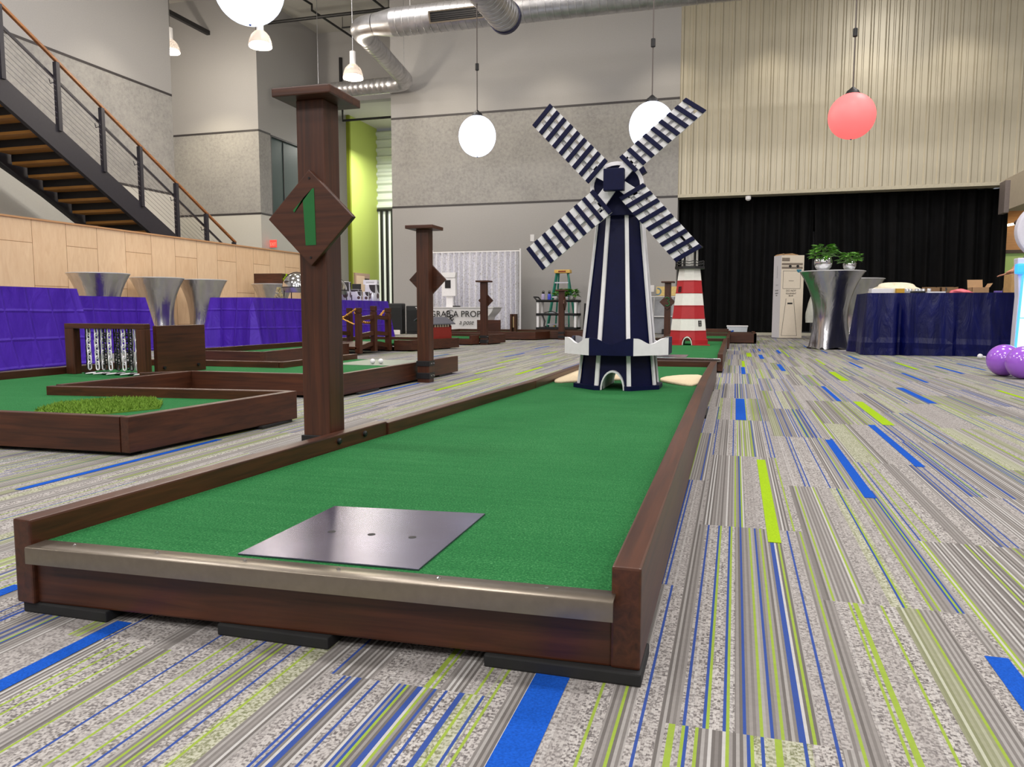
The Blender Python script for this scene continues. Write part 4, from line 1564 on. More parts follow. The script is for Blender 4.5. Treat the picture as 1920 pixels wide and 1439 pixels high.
REDB = plain('barn_red_paint', (136, 34, 24), 0.55, var=0.08)
mb = MB()
mb.box(-0.02, 0.0, -0.22, 0.34, 0, 0.22)
mb.box(0.13, 0.15, -0.22, 0.34, 0, 0.2)
mb.box(-0.02, 0.15, -0.22, -0.2, 0.12, 0.22)
mb.box(-0.02, 0.15, 0.32, 0.34, 0.12, 0.22)
mb.build('walls', REDB, rh, world=False)
for k in range(8):
    yy = -0.17 + k * 0.06
    MB().box(0.134, 0.147, yy, yy + 0.032, 0.2, 0.245).build('slat', plain('white_slat', (226, 214, 190), 0.6), rh, world=False)
MB().box(0.11, 0.133, -0.2, 0.32, 0.195, 0.25).build('painted_gap_shade', BLACK, rh, world=False)  # solid black block, painted shade between the slats
MB().extr([(-0.05, -0.26, 0.285), (0.02, -0.26, 0.325), (0.19, -0.26, 0.235), (0.19, -0.26, 0.248), (0.02, -0.26, 0.34), (-0.05, -0.26, 0.3)], (0, 0.64, 0)).build('roof', plain('gray_roof', (82, 82, 92), 0.6), rh, world=False)
MB().box(-0.015, 0.14, -0.21, 0.33, 0.215, 0.262).build('eaves', BLACK, rh, world=False)

# ---- courses near the photo backdrop
c6 = thing('mini_golf_course', 'short course end strapped to the marker post before the photo backdrop', 'mini golf course', (-4.1, 11.6, 0), 0, 'mini golf courses')
board('front_board', (-4.45, 11.4), (-3.97, 11.4), 0.042, 0.015, 0.1, c6, 1)
board('side_rail', (-3.97, 11.4), (-3.885, 11.56), 0.042, 0.015, 0.155, c6, 1)
board('side_rail', (-3.885, 11.56), (-3.78, 12.2), 0.042, 0.015, 0.155, c6, 1) if False else None
board('side_rail', (-3.765, 11.66), (-3.66, 12.25), 0.042, 0.015, 0.155, c6, 1)
board('side_rail', (-4.9, 12.3), (-4.5, 11.4), 0.042, 0.015, 0.155, c6, 1)
board('end_board', (-3.7, 12.26), (-4.86, 12.3), 0.042, 0.015, 0.155, c6, 1)
turf(c6, [(-4.45, 11.42), (-3.99, 11.42), (-3.92, 11.66), (-3.8, 11.7), (-3.72, 12.25), (-4.85, 12.28)], 0.11)
pads(c6, [(-4.2, -4.0, 11.44, 11.6), (-3.8, -3.74, 12.0, 12.2), (-4.8, -4.6, 12.0, 12.2)], 0.015)

c7 = thing('mini_golf_course', 'far course along the end wall under the backdrop and cart', 'mini golf course', (-4.2, 14.2, 0), 0, 'mini golf courses')
board('front_board', (-5.6, 13.5), (-3.5, 13.62), 0.042, 0.015, 0.155, c7, 1)
board('side_rail', (-3.5, 13.62), (-3.36, 14.18), 0.042, 0.015, 0.155, c7, 1)
board('front_board', (-3.36, 14.18), (-1.9, 14.25), 0.042, 0.015, 0.155, c7, 1)
board('side_rail', (-1.9, 14.25), (-1.9, 15.3), 0.042, 0.015, 0.155, c7, 1)
board('end_board', (-1.9, 15.3), (-5.6, 15.3), 0.042, 0.015, 0.155, c7, 1)
board('side_rail', (-5.6, 15.3), (-5.6, 13.5), 0.042, 0.015, 0.155, c7, 1)
turf(c7, [(-5.56, 13.54), (-3.54, 13.66), (-3.4, 14.22), (-1.95, 14.29), (-1.95, 15.26), (-5.56, 15.26)], 0.11)
MB().box(-4.66, -4.2, 13.72, 13.75, 0.11, 0.365).build('backboard', WX, c7, bevel=0.003)
pads(c7, [(-5.5, -5.3, 13.55, 13.7), (-3.8, -3.6, 13.66, 13.8), (-2.2, -2.0, 14.3, 14.45), (-5.5, -5.3, 15.1, 15.25), (-2.2, -2.0, 15.1, 15.25)], 0.015)
ob_ = thing('wooden_chute', 'small upright dark wood chute with a light-painted slot on the far course', 'obstacle', (-4.3, 15.0, 0.11))
mb = MB()
mb.box(-4.36, -4.325, 14.9, 15.05, 0.11, 0.47)
mb.box(-4.275, -4.24, 14.9, 15.05, 0.11, 0.47)
mb.box(-4.325, -4.275, 14.98, 15.05, 0.11, 0.47)
mb.build('frame', WZ, ob_)
MB().box(-4.315, -4.285, 14.95, 14.985, 0.2, 0.42).build('slot', plain('painted_slot_light', (236, 196, 150), 0.4), ob_)  # glow of the slot is put into this pale colour

# ================================================================== DRAPED TABLES
def cloth_mat(name, rgb, hi, rough, fold, metal=0.0, sheen=0.0, spec=0.25):
    t = NT(name)
    o = t.obj()
    x, y, z = t.xyz(o)
    f = t.noise(t.scale(o, (5, 5, 1.4)), 1.6, 4, 0.6, 0.8)
    col = t.ramp(f, [(0.3, lin(rgb)), (0.75, lin(hi))])
    # pressed fold grid
    def ridge(c, step, ph):
        q = t.math('FRACT', t.math('ADD', t.math('DIVIDE', c, step), ph))
        return t.math('MAXIMUM', t.math('SUBTRACT', 1.0, t.math('MULTIPLY', t.math('ABSOLUTE', t.math('SUBTRACT', q, 0.5)), 14.0)), 0.0)
    wob = t.math('MULTIPLY', t.noise(o, 0.9, 1), 0.06)
    g = t.math('MAXIMUM', ridge(t.math('ADD', y, t.math('ADD', x, wob)), fold, 0.2), ridge(t.math('ADD', z, wob), fold, 0.3))
    h = t.math('ADD', t.math('MULTIPLY', g, 0.55), t.math('MULTIPLY', f, 1.2))
    t.bump(h, 0.7, 0.022)
    col = t.mix(t.math('MULTIPLY', g, 0.2), col, lin(hi))
    return t.fin(col, rough, metal, spec, **{'Sheen Weight': sheen})


PURPLE = cloth_mat('purple_satin', (62, 26, 156), (80, 42, 182), 0.45, 0.26)
BLUEV = cloth_mat('navy_velvet', (1, 5, 56), (6, 14, 84), 0.36, 0.9, 0.0, 0.0, 0.3)


def tablecloth(name, label, cx, cy, L, Wd, h, rz, mat, flare=0.05, waves=9, amp=0.02, group=None, seed=1, floor_z=0.004, corner=0.06, pleats=()):
    """cloth over a rectangular table: flat top, sides that wave and flare towards the floor"""
    rnd = random.Random(seed)
    mb = MB()
    NX, NZ = 260, 14
    per = 2 * (L + Wd)
    ph = [rnd.uniform(0, 6.28) for _ in range(6)]

    def edge(s):
        s = s % per
        if s < L:
            return Vector((-L / 2 + s, -Wd / 2)), Vector((0, -1))
        s -= L
        if s < Wd:
            return Vector((L / 2, -Wd / 2 + s)), Vector((1, 0))
        s -= Wd
        if s < L:
            return Vector((L / 2 - s, Wd / 2)), Vector((0, 1))
        s -= L
        return Vector((-L / 2, Wd / 2 - s)), Vector((-1, 0))
    corners = [0, L, L + Wd, 2 * L + Wd, per]
    rings = []
    for j in range(NZ + 1):
        f = j / NZ
        z = h - (h - floor_z) * f
        ring = []
        for i in range(NX):
            s = per * i / NX
            p, n = edge(s)
            dc = min(abs(s - c) for c in corners)
            cn = math.exp(-(dc / 0.13) ** 2)
            w = amp * f * (math.sin(s * waves * 2 * PI / per * 2 + ph[0]) * 0.5 + math.sin(s * waves * 2 * PI / per * 3.3 + ph[1]) * 0.5 + 0.4 * math.sin(s * 17 + ph[2]))
            out = flare * (f ** 1.2) + w + corner * cn * (f ** 0.9) - 0.35 * corner * math.exp(-((dc - 0.16) / 0.05) ** 2) * f
            for ps, pd, pw in pleats:
                out += pd * math.exp(-((s - ps) / pw) ** 2) * (0.25 + 0.75 * f) * min(1, f * 5)
            if dc < 0.12:
                cc = Vector((math.copysign(L / 2, p.x), math.copysign(Wd / 2, p.y)))
                n = (n * 0.6 + Vector((math.copysign(0.4, p.x), math.copysign(0.4, p.y)))).normalized()
            q = p + n * out
            ring.append(mb.v((q.x, q.y, z + 0.006 * math.sin(s * 9 + ph[3]) * f if j < NZ else floor_z)))
        rings.append(ring)
    for a, b in zip(rings, rings[1:]):
        for i in range(NX):
            mb.face([a[i], a[(i + 1) % NX], b[(i + 1) % NX], b[i]])
    mb.face(rings[0])
    o = mb.build(name, mat, None, smooth=True)
    o.location = (cx, cy, 0)
    o.rotation_euler = (0, 0, rz)
    return tag(o, label, 'tablecloth', group)


G_ = 'purple tablecloths along the left side'
tablecloth('tablecloth', 'creased purple tablecloth on the nearest long table at the left edge', -6.72, 4.98, 2.6, 0.74, 0.76, R(92), PURPLE, 0.09, 5, 0.02, G_, 2, corner=0.1)
tablecloth('tablecloth', 'purple tablecloth on the table behind the chain gate, before the silver tables', -7.95, 7.75, 1.75, 0.72, 0.715, R(94), PURPLE, 0.06, 5, 0.02, G_, 3, corner=0.12)
tablecloth('tablecloth', 'purple tablecloth on the table left of the tall number 1 post', -6.93, 10.38, 1.76, 0.7, 0.725, R(90), PURPLE, 0.06, 7, 0.022, G_, 4, corner=0.12)
tablecloth('tablecloth', 'purple tablecloth on the far table holding the printed cartons', -6.7, 12.5, 1.83, 0.7, 0.715, R(89), PURPLE, 0.05, 7, 0.022, G_, 5, corner=0.1)
tablecloth('tablecloth', 'dark navy velvet tablecloth on the long table at the right', 2.75, 10.82, 2.4, 0.8, 0.763, R(1), BLUEV, 0.03, 6, 0.03, None, 6, corner=0.06, pleats=((0.3, 0.05, 0.06), (0.38, -0.09, 0.035), (0.47, 0.06, 0.05), (0.95, 0.03, 0.03), (1.02, -0.03, 0.03), (1.35, 0.03, 0.04), (1.5, -0.03, 0.04)))


# ================================================================== SILVER COCKTAIL TABLES
def silver_mat():
    t = NT('silver_spandex')
    o = t.obj()
    f = t.noise(t.scale(o, (6, 6, 1.6)), 1.4, 3, 0.5, 1.0)
    g = t.noise(t.scale(o, (30, 30, 8)), 1.0, 2)
    t.bump(t.math('ADD', f, t.math('MULTIPLY', g, 0.1)), 0.22, 0.03)
    return t.fin(t.ramp(f, [(0.3, lin((196, 196, 200))), (0.7, lin((216, 216, 220)))]), 0.22, 1.0)


SILVER = silver_mat()


def cocktail(loc, label, h=1.08, rt=0.42, rb=0.27, waist=0.24, group=None, wave=0.02, rz=0.0):
    t = thing('cocktail_table', label, 'cocktail table', loc, rz, group)
    mb = MB()
    n = 56
    NZ = 26
    rings = []
    for j in range(NZ + 1):
        f = j / NZ                       # 0 bottom, 1 top
        ring = []
        for k in range(n):
            a = 2 * PI * k / n
            lobe = 0.5 + 0.5 * math.cos(4 * (a - PI / 4))
            foot = rb * (0.9 + 0.22 * lobe)
            lowr = waist + (foot - waist) * max(0, 1 - f / 0.42) ** 1.6
            r = lowr + (rt - waist) * max(0, (f - 0.34) / 0.66) ** 2.3
            r += wave * math.exp(-((f - 0.28) / 0.3) ** 2) * math.cos(4 * (a - PI / 4)) * 0.5
            z = h * f
            if f == 0:
                z = 0.028 * (1 - lobe) + 0.002
            ring.append(mb.v((r * math.cos(a), r * math.sin(a), z)))
        rings.append(ring)
    for a_, b_ in zip(rings, rings[1:]):
        for k in range(n):
            mb.face([a_[k], a_[(k + 1) % n], b_[(k + 1) % n], b_[k]])
    mb.build('stretch_cover', SILVER, t, smooth='all', world=False)
    mb = MB()
    mb.lathe([(rt - 0.01, h - 0.006), (rt + 0.004, h - 0.003), (rt + 0.004, h + 0.006), (rt - 0.012, h + 0.01), (0.02, h + 0.012)], (0, 0, 0), 48)
    mb.build('tabletop', plain('pale_silver_top', (214, 214, 218), 0.35, 0.4), t, smooth=True, world=False)
    for k in range(4):
        a = PI / 4 + k * PI / 2
        MB().lathe([(0.03, 0.0), (0.028, 0.02), (0.01, 0.03)], ((rb * 1.1) * math.cos(a), (rb * 1.1) * math.sin(a), 0), 12).build('foot_cup', BLACK, t, world=False)
    return t


GS = 'silver cocktail tables along the birch wall'
base = cocktail((-9.05, 9.3, 0), 'silver cocktail table standing nearest, behind the purple tables by the birch wall', 1.075, 0.425, group=GS)
dup(base, (-9.35, 10.85, 0), 0.3, 'silver cocktail table second from the left along the birch wall, seen to its narrow waist', GS)
dup(base, (-9.2, 11.8, 0), 0.7, 'silver cocktail table close behind another one, right of a strip of birch wall', GS)
dup(base, (-9.3, 14.15, 0), 0.2, 'silver cocktail table carrying the dark wooden box', GS)
GS2 = 'silver cocktail tables by the black drapes'
cocktail((1.3, 11.85, 0), 'large silver cocktail table with two plant bowls on it', 1.095, 0.435, 0.265, 0.225, GS2, rz=0.35)
cocktail((1.98, 14.3, 0), 'silver cocktail table half hidden behind the one with the plants', 1.08, 0.42, 0.26, 0.23, GS2)

# ================================================================== THINGS ON AND AROUND THE LEFT TABLES
bxo = thing('wooden_box', 'dark stained wooden box lying on the farthest silver cocktail table', 'box', (-9.3, 14.15, 1.09))
MB().cbox((-9.3, 14.12, 1.195), (0.62, 0.34, 0.2), rz=0.1).build('box', WX, bxo, bevel=0.006)
mb = MB()
for k in range(7):
    mb.cbox((-8.985 + random.uniform(0, 0.03), 14.05 + k * 0.02, 1.13 + random.uniform(0, 0.14)), (0.03, 0.03, 0.05), rz=k)
mb.build('lime_lining', LIMEY, bxo)


def chafing(label, loc, rz, s=1.0):
    t = thing('chafing_dish', label, 'chafing dish', loc, rz, 'chafing dishes on the purple tables')
    mb = MB()
    prof = [(0.2 * s * math.cos(PI / 2 * k / 8), 0.16 * s + 0.2 * s * math.sin(PI / 2 * k / 8)) for k in range(9)]
    mb.lathe([(max(r, 0.002), z) for r, z in prof], (0, 0, 0), 28)
    mb.build('dome_lid', CHROME, t, smooth=True, world=False)
    MB().lathe([(0.19 * s, 0.09 * s), (0.205 * s, 0.15 * s), (0.205 * s, 0.165 * s)], (0, 0, 0), 28).build('pan', STEEL, t, smooth=True, world=False)
    mb = MB()
    ring = [Vector((0.207 * s * math.cos(2 * PI * k / 24), 0.207 * s * math.sin(2 * PI * k / 24), 0.16 * s)) for k in range(24)]
    mb.tube(ring, 0.008, 6, closed=True)
    arc = [Vector((0.21 * s * math.cos(PI * k / 14), 0, 0.16 * s + 0.21 * s * math.sin(PI * k / 14))) for k in range(15)]
    mb.tube(arc, 0.008, 6)
    mb.build('rim', BLACK, t, smooth=True, world=False)
    for k in range(4):
        a = PI / 4 + k * PI / 2
        MB().tube([(0.19 * s * math.cos(a), 0.19 * s * math.sin(a), 0.15 * s), (0.2 * s * math.cos(a), 0.2 * s * math.sin(a), 0.0)], 0.008, 6).build('leg', STRAP, t, world=False)
    return t


chafing('domed steel chafing dish peeking out left of the number 1 post', (-6.8, 11.03, 0.726), 0.2, 1.15)
chafing('steel chafing dish with a black rim just right of the number 1 post', (-6.62, 11.92, 0.716), 0.9, 1.05)
o = MB()
random.seed(5)
for k in range(46):
    a = random.uniform(0, 2 * PI)
    z = 0.726 + random.uniform(0, 0.16)
    rr = 0.085 * (1 - (z - 0.726) / 0.2)
    o.cbox((-6.9 + 0.7 * rr * math.cos(a), 10.66 + 0.7 * rr * math.sin(a), z + 0.012), (0.034, 0.018, 0.022), rz=a)
o = o.build('foil_bouquet', [plain('pale_gold_foil', (206, 196, 146), 0.3, 0.6, var=0.5, scale=60)], None)
one(o, 'small clump of gold and dark foil decoration beside the left chafing dish', 'decoration')


def carton(label, x, y, z, w, d, h, rz, style, nm='printed_carton'):
    t = thing(nm, label, 'carton', (x, y, z), rz, 'printed cartons on the far purple table')
    MB().box(-w / 2, w / 2, -d / 2, d / 2, 0, h).build('box', WCARD, t, world=False, bevel=0.003)
    for (f, rot) in (('front', 0), ('side', 1)):
        ww = w if not rot else d
        mb = MB()
        off = (d / 2 if not rot else w / 2) + 0.0008

        def P(u, v):
            return (u * ww, -off, v * h) if not rot else (off, u * ww, v * h)
        if style == 'curve':
            pts = [(-0.5, 1.0), (-0.5, 0.55)] if False else None
            arc = [(0.5 - 0.52 * math.cos(PI / 2 * k / 8), 1.0 - 0.55 * (1 - math.sin(PI / 2 * k / 8))) for k in range(9)]
            poly = [(0.5, 0.98)] + [(0.5 - 0.6 * math.cos(PI / 2 * k / 8) + 0.0, 0.98 - 0.5 * math.sin(PI / 2 * k / 8)) for k in range(9)]
            mb.face([mb.v(P(u, v)) for u, v in poly])
            c = [(0.1 + 0.28 * math.cos(2 * PI * k / 16), 0.3 + 0.17 * math.sin(2 * PI * k / 16)) for k in range(16)]
            mb.mi = 1
            mb.face([mb.v(P(u, v)) for u, v in c])
            mb.mi = 0
        elif style == 'bar':
            mb.face([mb.v(P(u, v)) for u, v in ((-0.48, 0.8), (0.48, 0.8), (0.48, 0.98), (-0.48, 0.98))])
            mb.face([mb.v(P(u, v)) for u, v in ((-0.48, 0.04), (-0.2, 0.04), (-0.2, 0.5), (-0.48, 0.5))])
        else:
            for v in (0.3, 0.42, 0.54):
                mb.face([mb.v(P(u, q)) for u, q in ((-0.3, v), (0.3, v), (0.3, v + 0.04), (-0.3, v + 0.04))])
        mb.build('printing', [plain('dark_print', (52, 46, 50), 0.6), plain('coffee_print', (88, 64, 66), 0.6)], t, world=False)
    return t


TZ = 0.7165
carton('tall printed carton with a dark curved corner, next to the black-rimmed dish', -6.62, 12.3, TZ, 0.16, 0.2, 0.325, 0.3, 'curve')
carton('tall printed carton at the far table end, under a white one', -6.5, 13.1, TZ, 0.2, 0.22, 0.3, 0.1, 'curve')
carton('white carton lying on top of the far tall carton', -6.52, 13.1, TZ + 0.3005, 0.26, 0.15, 0.085, 0.2, 'plain')
carton('low white and black carton between the tall ones, holding a dark tablet', -6.62, 12.68, TZ, 0.16, 0.24, 0.2, 0.2, 'bar')
carton('small upright printed carton in front, left of the pair', -6.44, 12.45, TZ, 0.1, 0.1, 0.16, 0.2, 'curve')
carton('small upright printed carton in front, right of the pair', -6.43, 12.72, TZ, 0.1, 0.1, 0.16, 0.2, 'curve')
o = MB().cbox((-6.6, 12.68, TZ + 0.2005 + 0.05), (0.16, 0.012, 0.1), rz=0.3).build('tablet', BLACK, None, bevel=0.003)
one(o, 'dark tablet standing on the low carton of the far purple table', 'tablet')
o = MB().lathe([(0.03, 0), (0.032, 0.1), (0.02, 0.125), (0.02, 0.15)], (-6.42, 12.95, TZ), 16).build('clear_jar', plain('clear_plastic', (222, 226, 236), 0.15, 0.2), None, smooth=True)
one(o, 'small clear jar in front of the far tall carton', 'jar')


def speaker(x, y, rz, h, label, w=0.42, d=0.4):
    t = thing('loudspeaker', label, 'loudspeaker', (x, y, 0), rz, 'loudspeakers before the end wall')
    MB().box(-w / 2, w / 2, -d / 2, d / 2, 0.0, h).build('cabinet', plain('black_cabinet', (30, 31, 33), 0.6), t, world=False, bevel=0.02)
    MB().box(-w / 2 + 0.03, w / 2 - 0.03, -d / 2 - 0.012, -d / 2 - 0.001, 0.05, h - 0.1).build('grille', plain('speaker_grille', (24, 25, 26), 0.8, scale=300, var=0.4), t, world=False, bevel=0.004)
    MB().box(w / 2 + 0.001, w / 2 + 0.012, -0.08, 0.08, h * 0.72, h * 0.8).build('handle', BLACK, t, world=False)
    return t


speaker(-7.52, 16.35, R(12), 0.7, 'black loudspeaker at the end of the far purple table', 0.36)
speaker(-7.12, 16.55, R(8), 0.645, 'black loudspeaker beside another one, left of the strapped marker post', 0.34)
o = MB()
o.cbox((-7.2, 15.5, 0.06), (0.3, 0.16, 0.1), rz=0.4)
o = o.build('paper_bag', plain('white_paper', (226, 222, 214), 0.7), None, bevel=0.01)
one(o, 'small white packet on the floor in front of the loudspeakers', 'packet')

# ================================================================== PHOTO BACKDROP CORNER


def sequin():
    t = NT('silver_sequin_cloth')
    o = t.obj()
    v = t.n('ShaderNodeTexVoronoi')
    t.put(v.inputs['Vector'], t.scale(o, (1, 1, 1)))
    v.inputs['Scale'].default_value = 55
    f = t.noise(o, 26, 4, 0.7)
    x, y, z = t.xyz(o)
    col = t.ramp(f, [(0.3, lin((150, 146, 122))), (0.4, lin((222, 221, 226))), (0.6, lin((244, 244, 254)))])
    t.bump(v.outputs[0], 0.35, 0.008)
    return t.fin(col, 0.4, 0.15)


bd = thing('photo_backdrop', 'silver sequin photo backdrop hung in folds on a thin white frame', 'backdrop', (-6.0, 17.7, 0))
mb = MB()
n = 260
lo, hi = [], []
for k in range(n + 1):
    u = k / n
    x = -7.12 + 2.14 * u
    wv = math.sin(u * 2 * PI * 15 + 0.8 * math.sin(u * 20)) * 0.085
    hi.append((x, 17.7 + wv * 0.8, 1.93))
    lo.append((x + 0.03 * math.sin(u * 9), 17.7 + wv * 1.1 + 0.02 * math.sin(u * 33), 0.02))
for k in range(n):
    prev = None
    for j in range(9):
        f0, f1 = j / 9, (j + 1) / 9
        a, b = [Vector(hi[k]) * (1 - f) + Vector(lo[k]) * f for f in (f0, f1)]
        c_, d_ = [Vector(hi[k + 1]) * (1 - f) + Vector(lo[k + 1]) * f for f in (f0, f1)]
        mb.face([mb.v(a), mb.v(c_), mb.v(d_), mb.v(b)])
bmesh.ops.remove_doubles(mb.bm, verts=mb.bm.verts, dist=1e-5)
mb.build('curtain', sequin(), bd, smooth='all')
for x in (-7.16, -4.93):
    MB().tube([(x, 17.72, 0), (x, 17.72, 2.0)], 0.022, 10).build('pole', WHITEP, bd, smooth=True)
    MB().box(x - 0.12, x + 0.12, 17.6, 17.86, 0, 0.012).build('foot_plate', WHITEP, bd)
MB().tube([(-7.16, 17.72, 1.94), (-4.93, 17.72, 1.94)], 0.018, 10).build('crossbar', WHITEP, bd, smooth=True)

pt = thing('prop_table', 'white stretch-covered table lettered with an invitation to grab a prop', 'table', (-5.9, 16.3, 0))
mb = MB()
PW = plain('white_stretch_cover', (216, 214, 216), 0.6, var=0.03)
prof = [(0.62 if False else 0, 0)]
NZ = 16
rows = []
for j in range(NZ + 1):
    f = j / NZ
    z = 0.585 * f + 0.01
    inset = 0.2 * (1 - f ** 3.0) * (1 if f > 0 else 1) * min(1, (1 - f) * 3.2) * 0.9
    if f < 0.3:
        inset -= 0.02 * (0.3 - f)
    x0, x1 = -6.85 + inset, -5.06 - inset
    y0, y1 = 15.98 + inset * 0.12, 16.6 - inset * 0.3
    rows.append([mb.v(p) for p in ((x0, y0, z), (x1, y0, z), (x1, y1, z), (x0, y1, z))])
for a, b in zip(rows, rows[1:]):
    for k in range(4):
        mb.face([a[k], a[(k + 1) % 4], b[(k + 1) % 4], b[k]])
mb.face(rows[-1])
mb.build('stretch_cover', PW, pt, smooth=True)
MB().box(-6.87, -5.04, 15.965, 16.62, 0.595, 0.615).build('tabletop', PW, pt, bevel=0.004)
lt = text_obj('lettering', 'GRAB A PROP', (-6.52, 15.968, 0.4), 0.19, INK, pt, squeeze=1.0)
text_obj('lettering', '&', (-6.12, 15.97, 0.27), 0.27, INK, pt, shear=0.25, squeeze=0.9)
text_obj('lettering', 'a pose', (-5.84, 15.972, 0.235), 0.15, INK, pt, shear=0.35, squeeze=0.85)
mb = MB()
mb.tube([(-6.5, 15.966, 0.33), (-6.47, 15.966, 0.37), (-6.41, 15.966, 0.365), (-6.38, 15.966, 0.34)], 0.006, 5)
mb.tube([(-6.3, 15.966, 0.29), (-6.25, 15.966, 0.37), (-6.15, 15.966, 0.4), (-6.0, 15.966, 0.39), (-5.93, 15.966, 0.43)], 0.007, 5)
mb.tube([(-6.12, 15.966, 0.41), (-6.16, 15.966, 0.46), (-6.12, 15.966, 0.53), (-6.02, 15.966, 0.55), (-5.97, 15.966, 0.52)], 0.006, 5)
mb.build('flourish', INK, pt)

pb = thing('photo_booth', 'white photo booth column with a dark screen standing on the prop table', 'photo booth', (-6.220, 16.42, 0.615))
MB().box(-6.400, -6.070, 16.38, 16.5, 0.86, 1.27).build('screen_housing', WHITEP, pb, bevel=0.015)
MB().extr([(-6.390, 16.37, 1.275), (-6.080, 16.37, 1.275), (-6.060, 16.37, 1.39), (-6.410, 16.37, 1.39)], (0, 0.13, 0)).build('light_head', WHITEP, pb)
MB().box(-6.320, -6.185, 16.372, 16.379, 1.04, 1.22).build('screen', BLACK, pb)
MB().box(-6.310, -6.150, 16.42, 16.48, 0.616, 0.86).build('column', WHITEP, pb)
MB().tube([(-6.090, 16.4, 0.9), (-6.100, 16.38, 0.75), (-6.070, 16.36, 0.62)], 0.006, 6).build('cable', BLACK, pb)
o = MB().cbox((-5.98, 16.2, 0.631), (0.16, 0.1, 0.03), rz=0.2).build('remote', BLACK, None, bevel=0.006)
one(o, 'small black device lying on the prop table', 'device')

# ================================================================== CART, LADDER, FAR WALL THINGS
ct = thing('utility_cart', 'three-shelf black utility cart with white uprights by the gray wall', 'cart', (-3.82, 16.9, 0))
for z in (0.12, 0.43, 0.73):
    mb = MB()
    mb.box(-4.27, -3.35, 16.65, 17.15, z, z + 0.015)
    for (x0, x1, y0, y1) in ((-4.27, -3.35, 16.65, 16.68), (-4.27, -3.35, 17.12, 17.15), (-4.27, -4.24, 16.68, 17.12), (-3.38, -3.35, 16.68, 17.12)):
        mb.box(x0, x1, y0, y1, z, z + 0.05)
    mb.build('shelf', BLACK, ct)
for x in (-4.24, -3.38, -4.0, -3.62) if False else (-4.235, -3.385):
    for y in (16.69, 17.11):
        MB().box(x - 0.025, x + 0.025, y - 0.02, y + 0.02, 0.17, 0.74).build('upright', WHITEP, ct)
MB().tube([(-4.26, 16.7, 0.76), (-4.33, 16.7, 0.84), (-4.33, 17.1, 0.84), (-4.26, 17.1, 0.76)], 0.016, 8).build('handle', BLACK, ct, smooth=True)
for x in (-4.2, -3.42):
    for y in (16.7, 17.1):
        MB().tube([(x - 0.015, y, 0.055), (x + 0.015, y, 0.055)], 0.055, 16).build('caster', BLACK, ct, smooth=True)
        
def bottle(label, x, y, rgb):
    t = thing('water_bottle', label, 'bottle', (x, y, 0.746), 0, 'bottles on the cart')
    MB().lathe([(0.036, 0), (0.04, 0.01), (0.04, 0.13), (0.032, 0.16), (0.026, 0.165)], (x, y, 0.746), 20).build('body', plain('bottle_%d' % rgb[0], rgb, 0.35), t, smooth=True)
    mb = MB()
    mb.lathe([(0.03, 0.165), (0.03, 0.2), (0.02, 0.21)], (x, y, 0.746), 16)
    mb.tube([(x - 0.02, y, 0.95), (x - 0.01, y, 0.975), (x + 0.02, y, 0.975), (x + 0.03, y, 0.955)], 0.006, 6)
    mb.build('lid', BLACK, t, smooth=True)


bottle('pale lilac water bottle with black lid on the utility cart', -4.13, 16.75, (178, 168, 206))
bottle('bright blue water bottle on the utility cart', -3.99, 16.75, (70, 84, 206))
LEAF = plain('pothos_leaf', (92, 148, 52), 0.4, var=0.35, scale=9)


def leaves(mb, c, rad, n, rnd, s=0.05, up=0.5):
    for k in range(n):
        a = rnd.uniform(0, 2 * PI)
        e = rnd.uniform(-0.15, 1.2)
        p = Vector(c) + Vector((math.cos(a) * math.cos(e) * rad[0], math.sin(a) * math.cos(e) * rad[1], math.sin(e) * rad[2]))
        d_ = Vector((math.cos(a), math.sin(a), rnd.uniform(-0.4, up))).normalized()
        w = d_.cross(Vector((rnd.uniform(-.3, .3), rnd.uniform(-.3, .3), 1))).normalized()
        nrm = w.cross(d_)
        L = s * rnd.uniform(0.75, 1.25)
        q = [p, p + d_ * L * 0.35 + w * L * 0.36 + nrm * L * 0.08, p + d_ * L * 0.75 + w * L * 0.24, p + d_ * L * 1.15 - nrm * L * 0.12, p + d_ * L * 0.75 - w * L * 0.24, p + d_ * L * 0.35 - w * L * 0.36 + nrm * L * 0.08]
        m1 = p + d_ * L * 0.6 - nrm * L * 0.06
        vs = [mb.v(x) for x in q]
        m_ = mb.v(m1)
        for i in range(6):
            mb.face([vs[i], vs[(i + 1) % 6], m_])


def planter(label, x, y, z, r, seed, spread=(0.16, 0.16, 0.13), n=70, mat=None, s=0.07):
    rnd = random.Random(seed)
    t = thing('potted_plant', label, 'plant', (x, y, z), 0, 'leafy plants in bowls')
    prof = [(r * 0.45, 0.0)] + [(r * math.cos(q), r * 0.92 + r * math.sin(q)) for q in [R(-62 + 10.5 * k) for k in range(11)]]
    MB().lathe(prof, (x, y, z), 28).build('bowl', mat or CHROME, t, smooth=True)
    mb = MB()
    leaves(mb, (x, y, z + r * 1.6), spread, n, rnd, s)
    mb.build('foliage', LEAF, t)
    mb = MB()
    for k in range(9):
        a = rnd.uniform(0, 6.28)
        mb.tube([(x, y, z + r * 1.4), (x + 0.5 * spread[0] * math.cos(a), y + 0.5 * spread[1] * math.sin(a), z + r * 1.9), (x + spread[0] * math.cos(a), y + spread[1] * math.sin(a), z + r * 1.8)], 0.004, 5)
    mb.build('stems', LEAF, t)
    return t


